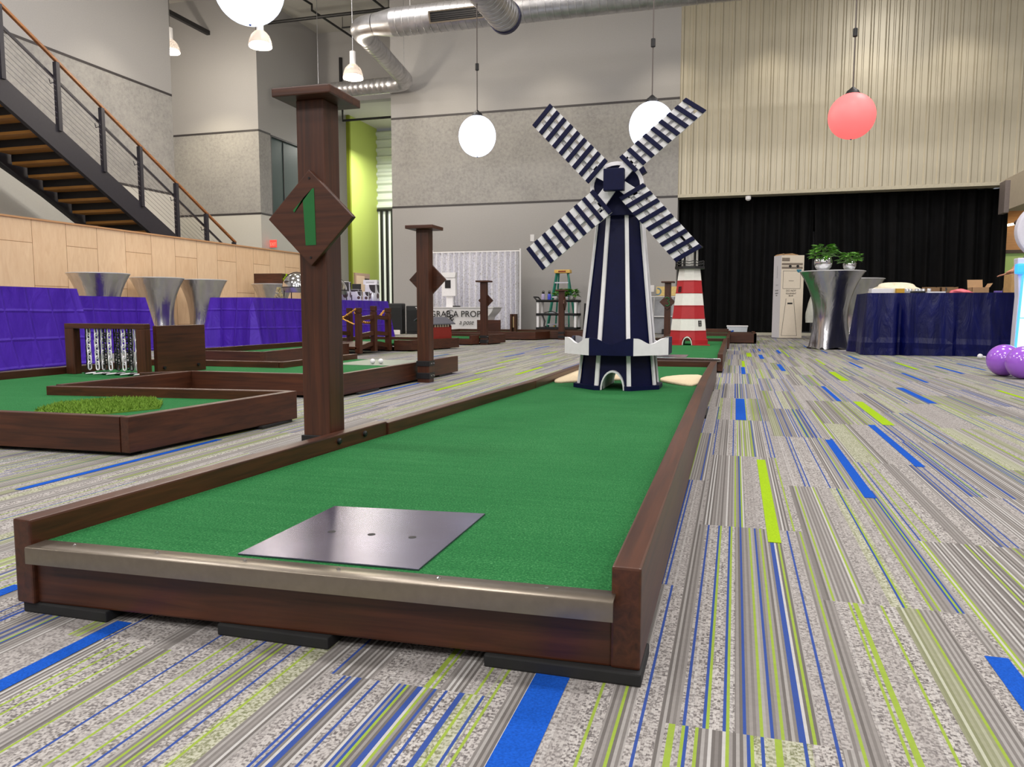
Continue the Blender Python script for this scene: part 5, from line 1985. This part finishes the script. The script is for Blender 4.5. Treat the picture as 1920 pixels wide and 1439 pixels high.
MOSS = plain('mottled_stone_bowl', (190, 188, 184), 0.4, 0.3, var=0.5, scale=40)
planter('leafy plant in a mottled bowl on the left half of the utility cart', -3.76, 16.88, 0.746, 0.085, 21, (0.11, 0.12, 0.13), 130, MOSS, 0.085)
planter('leafy plant in a mottled bowl on the right half of the utility cart', -3.5, 16.88, 0.746, 0.08, 22, (0.11, 0.12, 0.13), 130, MOSS, 0.085)
mb = MB()
mb.tube([(-4.1, 16.75, 0.49), (-3.95, 16.75, 0.53), (-3.8, 16.72, 0.48)], 0.012, 6)
mb.tube([(-4.12, 16.66, 0.43), (-4.06, 16.63, 0.3), (-4.08, 16.64, 0.2), (-4.02, 16.63, 0.19)], 0.015, 6)
o = mb.build('black_straps', BLACK, None, smooth=True)
one(o, 'black straps hanging off the middle shelf of the utility cart', 'strap')

ld = thing('step_ladder', 'green fibreglass step ladder with a yellow top behind the utility cart', 'ladder', (-3.98, 18.0, 0))
LG = plain('ladder_green', (28, 122, 104), 0.5)
LY_ = plain('ladder_yellow', (226, 184, 92), 0.5)
for (tx, bx_) in ((-4.1, -4.28), (-3.82, -3.74)):
    MB().bar((tx, 17.98, 1.42), (bx_, 17.7, 0.0), 0.035, 0.06).build('front_rail', LG, ld)
    MB().bar((tx + (0.03 if tx < -4 else -0.03), 18.06, 1.42), (bx_ + 0.05, 18.4, 0.0), 0.03, 0.05).build('rear_rail', LG, ld)
MB().box(-4.15, -3.77, 17.9, 18.12, 1.42, 1.5).build('top_cap', LY_, ld, bevel=0.012)
MB().box(-4.05, -3.87, 17.894, 17.899, 1.44, 1.475).build('label_print', plain('dark_red_print', (140, 60, 30), 0.6), ld)
for z in (0.2, 0.47, 0.84, 1.18):
    f = z / 1.42
    xa, xb = -4.28 + 0.18 * f, -3.74 - 0.08 * f
    yy = 17.7 + 0.28 * f
    MB().box(xa, xb, yy - 0.05, yy + 0.05, z, z + 0.03).build('step', plain('ladder_aluminium', (214, 214, 226), 0.35, 0.6), ld)
for s in (0, 1):
    MB().bar((-4.2 + s * 0.42, 17.74, 0.02), (-4.08 + s * 0.2, 17.72, 0.2), 0.02, 0.03).build('spreader', LY_, ld)
o = MB()
o = tablecloth('black_tablecloth', 'black cloth covered table standing right of the utility cart', -2.9, 17.3, 0.7, 0.6, 0.7, 0, BLACK, 0.01, 4, 0.012, None, 9, corner=0.02)

gt = thing('folded_table', 'gray folded plastic table leaning against the wall behind the lighthouse', 'folded table', (-1.6, 18.3, 0))
GP_ = plain('gray_plastic', (150, 152, 158), 0.55, var=0.1, scale=8)
MB().cbox((-1.62, 18.32, 0.44), (0.72, 0.05, 0.87), rot=Matrix.Rotation(R(-5), 3, 'X')).build('panel', GP_, gt, bevel=0.01)
LTUBE = plain('pale_table_tube', (206, 206, 208), 0.4, 0.3)
for p in (((-1.97, 18.22, 0.86), (-1.27, 18.22, 0.86)), ((-1.97, 18.25, 0.4), (-1.27, 18.25, 0.4)), ((-1.83, 18.22, 0.86), (-1.86, 18.26, 0.02)), ((-1.4, 18.22, 0.86), (-1.4, 18.26, 0.02))):
    MB().tube(p, 0.016, 8).build('tube', LTUBE, gt, smooth=True)
yb_ = thing('yellow_box', 'pale yellow carton with a blue ring mark propped on top of the folded table', 'box', (-1.55, 18.45, 0.88))
MB().box(-1.8, -1.3, 18.36, 18.5, 0.885, 1.1).build('box', plain('pale_yellow_card', (228, 200, 130), 0.7), yb_, bevel=0.004)
mb = MB()
for k in range(14):
    a0, a1 = R(-120 + 220 * k / 14), R(-120 + 220 * (k + 1) / 14)
    mb.face([mb.v((-1.77 + r_ * math.cos(a), 18.359, 0.985 + r_ * math.sin(a))) for r_, a in ((0.09, a0), (0.09, a1), (0.055, a1), (0.055, a0))])
mb.build('ring_mark', plain('blue_gray_print', (104, 132, 150), 0.6), yb_)
o = MB().box(-1.62, -1.42, 17.9, 18.15, 0, 0.12).build('toolbox', BLACK, None, bevel=0.01)
one(o, 'low black case on the floor in front of the folded table', 'case')

# ================================================================== DRAPES
DRAPE = plain('black_drape_cloth', (12, 12, 14), 0.85, var=0.25, scale=4, spec=0.2)


def drape(label, x0, x1, y, zt, seed, top_in=0.0, folds=None):
    rnd = random.Random(seed)
    mb = MB()
    n = int((x1 - x0) * 60)
    L = x1 - x0
    fr = folds or L * 3.3
    ph = [rnd.uniform(0, 6) for _ in range(4)]
    NZ = 10
    cols = []
    for i in range(n + 1):
        u = i / n
        col = []
        for j in range(NZ + 1):
            f = j / NZ
            w = math.sin(u * fr * 2 * PI + 1.1 * math.sin(u * 7 + ph[0]) + 0.25 * f * math.sin(u * 19 + ph[1]))
            w2 = math.sin(u * fr * 2 * 2 * PI + ph[2])
            x = x0 + top_in * (1 - f) * (1 - u) + L * u + 0.02 * math.sin(u * 40 + ph[3]) * f
            col.append(mb.v((x, y - 0.085 * w * (0.7 + 0.3 * f) - 0.02 * w2, zt - (zt - 0.05) * f)))
        cols.append(col)
    for a, b in zip(cols, cols[1:]):
        for j in range(NZ):
            mb.face([a[j], b[j], b[j + 1], a[j + 1]])
    o = mb.build('black_curtain', DRAPE, None, smooth='all')
    return one(o, label, 'curtain', 'black stage drapes')


drape('left black drape, hanging from the gray wall to the narrow gap', -1.33, 1.66, 19.2, 3.18, 31)
drape('right black drape, from the narrow gap to the passage', 1.8, 5.6, 19.2, 3.18, 32, -0.14)
o = MB().box(1.5, 2.0, 18.75, 18.85, 0.9, 2.75).build('gray_panel', plain('gray_panel', (150, 150, 156), 0.6), None)
o.location.z = 0
mb = MB()
mb.box(1.5, 2.0, 18.75, 18.85, 0.0, 0.9)
bpy.data.objects.remove(o)
mb = MB()
mb.mi = 0
mb.box(1.5, 2.05, 19.6, 19.7, 0.0, 2.4)
o = mb.build('panel', plain('gray_panel_board', (140, 140, 146), 0.6), None)
one(o, 'narrow gray panel glimpsed through the gap between the black drapes', 'panel')
mb = MB()
mb.tube([(-1.37, 19.42, 3.15), (5.3, 19.42, 3.15)], 0.02, 8)
o = mb.build('curtain_rail', BLACK, None)
one(o, 'black rail carrying the drapes in the dark opening', 'curtain rail')

# ================================================================== RIGHT SIDE THINGS
tb = thing('television_carton', 'tall cream and white shipping carton standing before the black drapes', 'carton', (0.98, 16.25, 0), R(19))
w_, d_, h_ = 0.45, 0.38, 1.62
TBX = [CREAM, WCARD]
mb = MB()
a = [mb.v((sx * w_ / 2, sy * d_ / 2, 0.01)) for sx, sy in ((-1, -1), (1, -1), (1, 1), (-1, 1))]
b = [mb.v((sx * w_ / 2, sy * d_ / 2, h_)) for sx, sy in ((-1, -1), (1, -1), (1, 1), (-1, 1))]
mb.face(a)
mb.face(b)
for k in range(4):
    mb.mi = 1 if k == 3 else 0
    mb.face([a[k], a[(k + 1) % 4], b[(k + 1) % 4], b[k]])
mb.build('box', TBX, tb, world=False)
mb = MB()
mb.extr([(-w_ / 2, -d_ / 2, h_), (-w_ / 2, d_ / 2, h_), (-w_ / 2 + 0.04, d_ / 2, h_ + 0.03), (-w_ / 2 + 0.04, -d_ / 2, h_ + 0.03)], (0.012, 0, 0.004))
mb.extr([(-w_ / 2 + 0.06, -d_ / 2, h_), (w_ / 2 - 0.12, -d_ / 2, h_), (w_ / 2 - 0.12, d_ / 4, h_ + 0.05), (-w_ / 2 + 0.06, d_ / 4, h_ + 0.03)], (0, 0, 0.006))
mb.build('flap', CARD, tb, world=False)
PRT, PRT2 = plain('gray_print', (128, 116, 104), 0.7), plain('thin_dark_print', (70, 66, 62), 0.7)
fy = -d_ / 2 - 0.001
mb = MB()
for (x0, x1, z0, z1) in ((-0.215, -0.06, 1.5, 1.57), (-0.215, 0.2, 1.425, 1.47), (-0.215, 0.2, 1.355, 1.4)):
    mb.box(x0, x1, fy - 0.0006, fy, z0, z1)
mb.build('print_band', PRT, tb, world=False)
mb = MB()
def outline(x0, x1, z0, z1, t_=0.006):
    mb.box(x0, x1, fy - 0.0008, fy, z1 - t_, z1)
    mb.box(x0, x1, fy - 0.0008, fy, z0, z0 + t_)
    mb.box(x0, x0 + t_, fy - 0.0008, fy, z0, z1)
    mb.box(x1 - t_, x1, fy - 0.0008, fy, z0, z1)
outline(-0.185, 0.165, 0.97, 1.32)
for xa, xb in ((-0.11, -0.185), (0.04, 0.125)):
    mb.bar((xa, fy, 0.78), (xb, fy, 0.05), 0.007, 0.001, up=(0, 1, 0))
mb.box(-0.185, 0.125, fy - 0.0008, fy, 0.05, 0.056)
mb.box(-0.07, 0.03, fy - 0.0008, fy, 1.12, 1.128)
mb.build('line_drawing', PRT2, tb, world=False)
mb = MB()
for cx_ in (-0.05, 0.1):
    mb.tube([(cx_, fy, 1.405), (cx_, fy - 0.003, 1.405)], 0.028, 14)
mb.box(-0.08, 0.02, fy - 0.001, fy, 0.67, 0.7)
mb.build('hand_hole', INK, tb, world=False)
mb = MB()
for k in range(12):
    a0, a1 = PI + PI * k / 12, PI + PI * (k + 1) / 12
    mb.face([mb.v(p) for p in ((0.13, fy - 0.001, 1.345), (0.13 + 0.05 * math.cos(a0), fy - 0.001, 1.345 + 0.062 * math.sin(a0)), (0.13 + 0.05 * math.cos(a1), fy - 0.001, 1.345 + 0.062 * math.sin(a1)))])
mb.build('blue_badge', plain('teal_print', (48, 118, 140), 0.6), tb, world=False)
for i, (s, z, sz) in enumerate((('DO NOT', 0.915, 0.05), ('EQUIPMENT', 0.865, 0.038), ('BOX', 0.82, 0.045))):
    t_ = text_obj('lettering', s, (-0.015, fy - 0.0015, z), sz, INK, None, align='CENTER', depth=0.0006)
    t_.parent = tb
    t_ = text_obj('lettering', s, (-w_ / 2 - 0.001, 0.0, z + 0.01), sz * 0.8, INK, None, align='CENTER', rot=Matrix.Rotation(-PI / 2, 4, 'Z') @ Matrix.Rotation(PI / 2, 4, 'X'), depth=0.0006)
    t_.parent = tb
mb = MB()
mb.box(-w_ / 2 - 0.0008, -w_ / 2, -0.02, 0.02, 1.18, 1.42)
mb.box(-w_ / 2 - 0.0008, -w_ / 2, -0.06, 0.06, 1.03, 1.06)
mb.build('side_print', plain('pale_gray_print', (190, 188, 198), 0.7), tb, world=False)


def blob(name, label, cat, c, s, mat, seed, n=24, rough=0.12, freq=3.0, flat=True):
    """soft irregular heap resting on c.z"""
    rnd = random.Random(seed)
    ph = [rnd.uniform(0, 6) for _ in range(8)]
    mb = MB()
    rings = []
    for j in range(13):
        e = PI / 2 * j / 12
        ring = []
        for k in range(n):
            a = 2 * PI * k / n
            q = 1 + rough * (math.sin(freq * a + ph[0]) + 0.6 * math.sin(freq * 2 * a + ph[1] + e * 3) + 0.7 * math.sin(5 * e + 2 * a + ph[2]) + 0.4 * math.sin(7 * a + ph[3]))
            ring.append(mb.v((s[0] * math.cos(a) * math.cos(e) ** 0.7 * q, s[1] * math.sin(a) * math.cos(e) ** 0.7 * q, s[2] * math.sin(e) * (1 + rough * 1.5 * math.sin(2 * a + ph[4])))))
        rings.append(ring)
    for a, b in zip(rings, rings[1:]):
        for k in range(n):
            mb.face([a[k], a[(k + 1) % n], b[(k + 1) % n], b[k]])
    mb.face(rings[0])
    o = mb.build(name, mat, None, smooth='all')
    o.location = c
    return tag(o, label, cat)


tr = thing('garment_bag', 'translucent white plastic bag hung over a rolling stand behind the silver table', 'bag', (1.55, 15.6, 0))
rnd = random.Random(77)
mb = MB()
rings = []
for j in range(10):
    f = j / 9
    ring = []
    for k in range(26):
        a = 2 * PI * k / 26
        r = (0.1 + 0.2 * math.sin(min(1, f * 1.25) * PI / 2)) if f < 0.8 else 0.3 - (f - 0.8) * 0.1
        r *= 1 + 0.09 * math.sin(5 * a + 3 * f) + 0.06 * math.sin(9 * a - 4 * f)
        ring.append(mb.v((1.58 + r * math.cos(a), 15.6 + r * 0.7 * math.sin(a), 1.12 - 0.8 * f)))
    rings.append(ring)
for a, b in zip(rings, rings[1:]):
    for k in range(26):
        mb.face([a[k], a[(k + 1) % 26], b[(k + 1) % 26], b[k]])
mb.face(rings[0])
mb.build('plastic', plain('cloudy_plastic', (206, 208, 200), 0.35, var=0.06), tr, smooth='all')
MB().box(1.4, 1.78, 15.45, 15.75, 0.2, 0.24).build('wood_shelf', CARD, tr)
for x in (1.43, 1.75):
    MB().tube([(x, 15.6, 0.05), (x, 15.6, 1.1)], 0.012, 8).build('pole', BLACK, tr)
    MB().tube([(x - 0.012, 15.6, 0.05), (x + 0.012, 15.6, 0.05)], 0.05, 14).build('caster', BLACK, tr, smooth=True)

planter('tall leafy plant in a mirrored bowl at the left of the silver table', 1.17, 11.8, 1.109, 0.125, 41, (0.13, 0.13, 0.15), 110, CHROME, 0.09)
planter('lower leafy plant in a mirrored bowl at the right of the silver table', 1.53, 11.9, 1.109, 0.09, 42, (0.1, 0.11, 0.11), 90, CHROME, 0.08)

# things on the navy table
TB = 0.7645
blob('folded_cloth', 'heap of cream cloth on the left end of the navy table', 'cloth', (1.96, 11.0, TB), (0.3, 0.14, 0.125), plain('cream_cloth', (226, 216, 190), 0.8, bump=0.3, scale=20), 51)
o = MB().cbox((1.76, 10.72, TB + 0.0305), (0.26, 0.14, 0.06), rz=0.1).build('white_tray', WHITEP, None, bevel=0.006)
one(o, 'low white tray in front of the cream cloth heap', 'tray')
o = MB().cbox((1.945, 10.55, TB + 0.028), (0.095, 0.06, 0.055), rz=0.05).build('small_box', plain('ochre_card', (196, 150, 40), 0.6), None, bevel=0.003)
one(o, 'small ochre box at the front edge of the navy table', 'box')
for i in range(7):
    x, y = 2.01 + 0.048 * i + 0.004 * (i % 2), 10.68 + 0.052 * (i % 3)
    o = MB().lathe([(0.02, 0), (0.024, 0.05), (0.021, 0.056)], (x, y, TB), 14).build('glass_jar', plain('glass_clear', (214, 216, 222), 0.1, 0.5), None, smooth=True)
    one(o, 'small clear glass holder in the cluster behind the ochre box', 'glass', 'small glass holders on the navy table')
o = MB().cbox((2.15, 10.56, TB + 0.0115), (0.15, 0.1, 0.022), rz=0.05).build('black_tray', BLACK, None, bevel=0.004)
one(o, 'flat black and white tray right of the glass holders', 'tray')
o = MB().cbox((2.34, 10.55, TB + 0.008), (0.2, 0.12, 0.015), rz=0.02).build('paper_stack', WHITEP, None)
one(o, 'stack of white paper at the front of the navy table', 'paper')
for lab, x, w in (('shallow brown cardboard tray on the navy table, left of its twin', 2.38, 0.16), ('shallow brown cardboard tray on the navy table, next to the pink bag', 2.57, 0.19)):
    mb = MB()
    y0, y1 = 10.85, 11.08
    mb.box(x - w / 2, x + w / 2, y0, y1, TB, TB + 0.004)
    mb.box(x - w / 2, x + w / 2, y0, y0 + 0.004, TB, TB + 0.075)
    mb.box(x - w / 2, x + w / 2, y1 - 0.004, y1, TB, TB + 0.085)
    mb.box(x - w / 2, x - w / 2 + 0.004, y0, y1, TB, TB + 0.08)
    mb.box(x + w / 2 - 0.004, x + w / 2, y0, y1, TB, TB + 0.08)
    o = mb.build('cardboard_tray', plain('dull_card', (132, 104, 72), 0.8), None)
    one(o, lab, 'tray', 'cardboard trays')
blob('pink_bag', 'crumpled pink plastic bag on the navy table', 'bag', (2.645, 10.66, TB), (0.12, 0.08, 0.045), plain('pink_plastic', (222, 104, 116), 0.4, var=0.2, scale=18), 53)
mb = MB()
mb.tube([(2.455, 10.58, TB + 0.01), (2.48, 10.63, TB + 0.04), (2.5, 10.74, TB + 0.065)], 0.009, 6)
o = mb.build('black_strap', BLACK, None, smooth=True)
one(o, 'black strap curling over the paper beside the pink bag', 'strap')
ob2 = thing('cardboard_box', 'open brown cardboard box with raised flaps on the navy table', 'box', (2.885, 10.85, TB))
mb = MB()
x0, x1, y0, y1 = 2.79, 2.98, 10.75, 10.95
mb.box(x0, x1, y0, y0 + 0.005, TB, TB + 0.07)
mb.box(x0, x1, y1 - 0.005, y1, TB, TB + 0.07)
mb.box(x0, x0 + 0.005, y0, y1, TB, TB + 0.07)
mb.box(x1 - 0.005, x1, y0, y1, TB, TB + 0.07)
mb.box(x0, x1, y0, y1, TB, TB + 0.005)
mb.build('box', CARD, ob2)
MB().extr([(x0, y1, TB + 0.07), (x1 - 0.02, y1, TB + 0.07), (x1 - 0.02, y1 + 0.03, TB + 0.17), (x0, y1 + 0.03, TB + 0.17)], (0, 0.004, 0)).build('flap', CARD, ob2)
MB().extr([(x1, y0, TB + 0.07), (x1, y1, TB + 0.07), (x1 + 0.03, y1, TB + 0.12), (x1 + 0.03, y0, TB + 0.12)], (0.004, 0, 0)).build('flap', CARD, ob2)
o = MB().cbox((3.06, 10.7, TB + 0.0125), (0.08, 0.05, 0.024), rz=0.2).build('purple_packet', plain('lilac_packet', (120, 100, 180), 0.5), None, bevel=0.005)
one(o, 'small lilac packet right of the open cardboard box', 'packet')
o = MB().cbox((3.36, 11.0, TB + 0.1155), (0.24, 0.24, 0.23), rz=0.05).build('cardboard_carton', plain('tan_card', (204, 164, 106), 0.8), None, bevel=0.004)
one(o, 'closed tan cardboard carton at the right end of the navy table', 'box')

# balloons
def balloon(label, c, r, seed):
    t = thing('balloon', label, 'balloon', (c[0], c[1], 0), 0, 'purple balloons on the carpet')
    m = plain('purple_balloon', (166, 98, 222), 0.16, 0.0, var=0.06, scale=5, spec=0.7, **{'Coat Weight': 0.5})
    MB().ball((c[0], c[1], r + 0.001), r, 40, 1.0).build('latex', m, t, smooth='all')
    MB().lathe([(0.004, 0), (0.014, -0.01), (0.016, -0.02)], (c[0] + r * 0.62, c[1] + r * 0.45, r * 0.42), 10).build('knot', m, t, smooth=True)


balloon('purple balloon on the carpet in front of the navy table, the left one', (2.18, 7.36), 0.133, 1)
balloon('purple balloon cut by the right edge of the picture', (2.24, 7.09), 0.132, 2)
o = MB()
o.ball((2.69, 9.9, 0.03), 0.03, 14)
o.cbox((2.79, 9.9, 0.015), (0.1, 0.05, 0.03), rz=0.1)
o.tube([(2.7, 9.9, 0.03), (2.77, 9.91, 0.02), (2.86, 9.93, 0.01)], 0.01, 6)
o = o.build('power_plug', WHITEP, None, smooth=True)
one(o, 'white plug and cable end on the carpet beside the balloons', 'plug')

# glowing white kiosk
ks = thing('kiosk', 'white kiosk with a glowing blue-white front at the right edge', 'kiosk', (3.26, 9.75, 0))
KW = plain('kiosk_white', (226, 224, 238), 0.4, var=0.02)
mb = MB()
outl = [(2.885, 0.0), (2.89, 0.35), (2.9, 0.7), (2.87, 1.12), (3.560, 1.12), (3.590, 0.7), (3.610, 0.35), (3.630, 0.0)]
mb.extr([(a + 0.05, 9.62, z) for a, z in outl[::-1]], (0, 0.14, 0))
mb.build('body', KW, ks, bevel=0.015)
mb = MB()
inn = [(2.955, 0.06), (2.970, 0.5), (2.985, 0.92), (3.490, 0.92), (3.510, 0.5), (3.530, 0.06)]
mb.extr([(a, 9.612, z) for a, z in inn[::-1]], (0, 0.006, 0))
mb.build('light_panel', emis('cool_panel_glow', (206, 244, 255), 2.2), ks)
mb = MB()
for (xa, za), (xb, zb) in zip([(2.945, 0.05), (2.960, 0.5), (2.975, 0.93)], [(2.960, 0.5), (2.975, 0.93), (3.500, 0.93)]):
    mb.bar((xa, 9.605, za), (xb, 9.605, zb), 0.02, 0.02, up=(0, 1, 0))
mb.bar((2.960, 9.605, 0.47), (3.530, 9.605, 0.47), 0.012, 0.012, up=(0, 1, 0))
mb.build('led_edge', emis('blue_led', (70, 150, 255), 2.0), ks)
mb = MB()
mb.cbox((2.970, 9.6, 1.0), (0.14, 0.1, 0.11))
mb.build('blue_lamp', emis('blue_lamp_glow', (50, 150, 255), 1.6), ks, bevel=0.02)
mb = MB()
for k in range(40):
    a0, a1 = 2 * PI * k / 40, 2 * PI * (k + 1) / 40
mb.extr([(3.270 + 0.36 * math.cos(2 * PI * k / 48), 9.66, 1.42 + 0.33 * math.sin(2 * PI * k / 48)) for k in range(48)][::-1], (0, 0.12, 0))
mb.build('round_head', KW, ks, bevel=0.02)
MB().tube([(3.270, 9.66, 1.42), (3.270, 9.65, 1.42)], 0.22, 32).build('head_screen', BLACK, ks)

# plastic tub by the far course
pt_ = thing('plastic_tub', 'clear plastic storage tub with white lid behind the wing rail', 'tub', (0.05, 17.2, 0))
CL = plain('cloudy_tub', (206, 214, 222), 0.3, var=0.05)
MB().prism([(-0.15, 17.05), (0.23, 17.05), (0.23, 17.35), (-0.15, 17.35)], 0.0, 0.2, [(-0.17, 17.03), (0.25, 17.03), (0.25, 17.37), (-0.17, 17.37)]).build('tub', CL, pt_, bevel=0.01)
MB().box(-0.18, 0.26, 17.02, 17.38, 0.2, 0.225).build('lid', WHITEP, pt_, bevel=0.006)
MB().cbox((-0.08, 17.028, 0.1), (0.1, 0.004, 0.03), rot=Matrix.Rotation(R(-20), 3, 'Y')).build('blue_label', BLUEY, pt_)


# ================================================================== PEOPLE
def person(label, loc, rz, shirt, pants, hair_c, pose, height=1.74, lean=0.0):
    """one skinned body; joints in metres for a 1.74 m figure facing -Y"""
    s = height / 1.74
    V, Rr, Ed = [], [], []

    def add(p, r, parent=None):
        p = Vector(p)
        if lean and parent != 'arm' and p.z > 0.95 and (len(V) < 8 or (abs(p.x) == 0.18 and p.z == 1.4) or False):
            p = p + Vector((0, -lean * (p.z - 0.95), -0.06 * (p.z - 0.95)))
        V.append(p * s)
        Rr.append(r * s)
        if parent is not None:
            Ed.append((parent, len(V) - 1))
        return len(V) - 1
    pel = add((0, 0, 0.95), 0.13)
    wst = add((0, 0, 1.1), 0.12, pel)
    chs_ = add((0, 0.0, 1.3), 0.145, wst)
    upc = add((0, 0.01, 1.42), 0.1, chs_)
    nk = add((0, 0.0, 1.5), 0.052, upc)
    hb = add((0, -0.02, 1.56), 0.07, nk)
    hm = add((0, -0.02, 1.64), 0.085, hb)
    add((0, -0.01, 1.7), 0.06, hm)
    for sx in (-1, 1):
        hp = add((sx * 0.09, 0, 0.88), 0.1, pel)
        kn = add((sx * 0.1, -0.015, 0.5), 0.062, hp)
        cf = add((sx * 0.1, 0.015, 0.33), 0.056, kn)
        an = add((sx * 0.1, 0.02, 0.09), 0.04, cf)
        he = add((sx * 0.1, -0.04, 0.045), 0.042, an)
        add((sx * 0.11, -0.17, 0.03), 0.03, he)
        sh = add((sx * 0.18, 0, 1.4), 0.062, upc)
        el, wr, fd = pose[sx]
        e_ = add(el, 0.043, sh)
        fm = add((Vector(el) * 0.6 + Vector(wr) * 0.4), 0.038, e_)
        w_ = add(wr, 0.026, fm)
        d_ = Vector(fd).normalized()
        side = d_.cross(Vector((0, -1, 0.2))).normalized()
        palm = add(Vector(wr) + d_ * 0.06, 0.03, w_)
        for q, L in ((-0.03, 0.07), (-0.01, 0.085), (0.01, 0.08), (0.03, 0.062)):
            k1 = add(Vector(wr) + d_ * 0.095 + side * q, 0.0095, palm)
            k2 = add(Vector(wr) + d_ * (0.095 + L * 0.5) + side * q * 1.1 + Vector((0, -0.012, 0)), 0.009, k1)
            add(Vector(wr) + d_ * (0.095 + L * 0.92) + side * q * 1.1 + Vector((0, -0.034, 0)), 0.008, k2)
        th = add(Vector(wr) + d_ * 0.04 - side * 0.04 + Vector((0, -0.015, 0)), 0.011, palm)
        add(Vector(wr) + d_ * 0.085 - side * 0.055 + Vector((0, -0.03, 0)), 0.0095, th)
    me = bpy.data.meshes.new('body_cage')
    me.from_pydata([tuple(v) for v in V], Ed, [])
    ob = bpy.data.objects.new('body_cage', me)
    COL.objects.link(ob)
    sk = ob.modifiers.new('skin', 'SKIN')
    for i, v in enumerate(me.skin_vertices[0].data):
        v.radius = (Rr[i], Rr[i] * (0.78 if i in (0, 1, 2, 3) else 1))
        v.use_root = i == 0
    sb = ob.modifiers.new('sub', 'SUBSURF')
    sb.levels = 2
    sb.render_levels = 2
    bpy.context.view_layer.update()
    m2 = bpy.data.meshes.new_from_object(ob.evaluated_get(bpy.context.evaluated_depsgraph_get()))
    bpy.data.objects.remove(ob)
    m2.materials.clear()
    for m in (SKIN, shirt, pants, BLACK):
        m2.materials.append(m)
    els = [Vector(pose[q][0]) * s for q in (-1, 1)]
    for p in m2.polygons:
        c = p.center
        k = 0
        arm = abs(c.x) > 0.2 * s and c.z > 0.62 * s
        if c.z < 0.075 * s:
            k = 3
        elif c.z < 0.98 * s and not (arm and c.z > 0.62 * s and abs(c.x) > 0.215 * s):
            k = 2
        elif c.z < 1.485 * s:
            k = 1
            for e in els:
                sh_ = Vector((math.copysign(0.18, e.x), 0, 1.4)) * s
                dv = e - sh_
                f = (c - sh_).dot(dv) / dv.length_squared
                if abs(c.x) > 0.17 * s and math.copysign(1, c.x) == math.copysign(1, e.x) and f > 0.72:
                    k = 0
        p.material_index = k
        p.use_smooth = True
    t = bpy.data.objects.new('person', m2)
    COL.objects.link(t)
    t.location = loc
    t.rotation_euler = (0, 0, rz)
    tag(t, label, 'person')
    # hair, face
    def kid(name, mb, mat):
        if lean:
            for v in mb.bm.verts:
                dz = v.co.z / s - 0.95
                v.co.y -= lean * dz * s
                v.co.z -= 0.06 * dz * s
        return mb.build(name, mat, t, smooth='all', world=False)
    mb = MB()
    rings = []
    for j in range(9):
        e = R(-25) + R(115) * j / 8
        ring = []
        for k in range(24):
            a = 2 * PI * k / 24
            front = 0.5 - 0.5 * math.sin(a)       # 1 at the face (-Y)
            ee = max(e, R(38) * front ** 2 + R(-25) * (1 - front ** 2)) if j < 8 else R(90)
            ring.append(mb.v(Vector((0.098 * math.cos(a) * math.cos(ee), -0.012 + 0.112 * math.sin(a) * math.cos(ee), 1.645 + 0.118 * math.sin(ee))) * s))
        rings.append(ring)
    for a, b in zip(rings, rings[1:]):
        for k in range(24):
            mb.face([a[k], a[(k + 1) % 24], b[(k + 1) % 24], b[k]])
    kid('hair', mb, hair_c)
    mb = MB()
    mb.extr([Vector(p) * s for p in ((-0.014, -0.098, 1.605), (0.014, -0.098, 1.605), (0.004, -0.1, 1.66), (-0.004, -0.1, 1.66))], Vector((0, -0.018, -0.004)) * s)
    kid('nose', mb, SKIN)
    mb = MB()
    for sx in (-1, 1):
        mb.ball(Vector((sx * 0.034, -0.088, 1.645)) * s, 0.012 * s, 10)
    kid('eyes', mb, INK)
    mb = MB()
    mb.tube([Vector(p) * s for p in ((-0.028, -0.093, 1.578), (0, -0.101, 1.574), (0.028, -0.093, 1.578))], 0.006 * s, 6)
    kid('mouth', mb, plain('lip', (160, 90, 82), 0.5))
    mb = MB()
    for sx in (-1, 1):
        mb.ball(Vector((sx * 0.092, -0.01, 1.635)) * s, 0.022 * s, 10, 1.4)
    kid('ears', mb, SKIN)
    return t


relaxed = {1: ((0.245, 0.02, 1.12), (0.26, -0.06, 0.88), (0.02, -0.15, -1)), -1: ((-0.245, 0.02, 1.12), (-0.26, -0.06, 0.88), (-0.02, -0.15, -1))}
person('person in a dark t-shirt standing behind the windmill, only one arm showing', (-2.72, 16.6, 0), R(20), BLACK, plain('dark_trousers', (36, 36, 44), 0.8), plain('dark_hair', (40, 28, 22), 0.7), relaxed)
onbox = {-1: ((-0.25, -0.3, 1.1), (-0.22, -0.4, 0.86), (0.1, -0.4, -1)), 1: ((0.27, -0.32, 1.16), (0.36, -0.5, 1.04), (0.1, -1, -0.5))}
person('brown-haired person bending behind the white kiosk with a hand on the carton', (3.93, 11.75, 0), R(-90), plain('gray_shirt', (90, 90, 104), 0.8), plain('dark_trousers', (36, 36, 44), 0.8), plain('brown_hair', (72, 48, 34), 0.7), onbox, 1.78, 0.42)
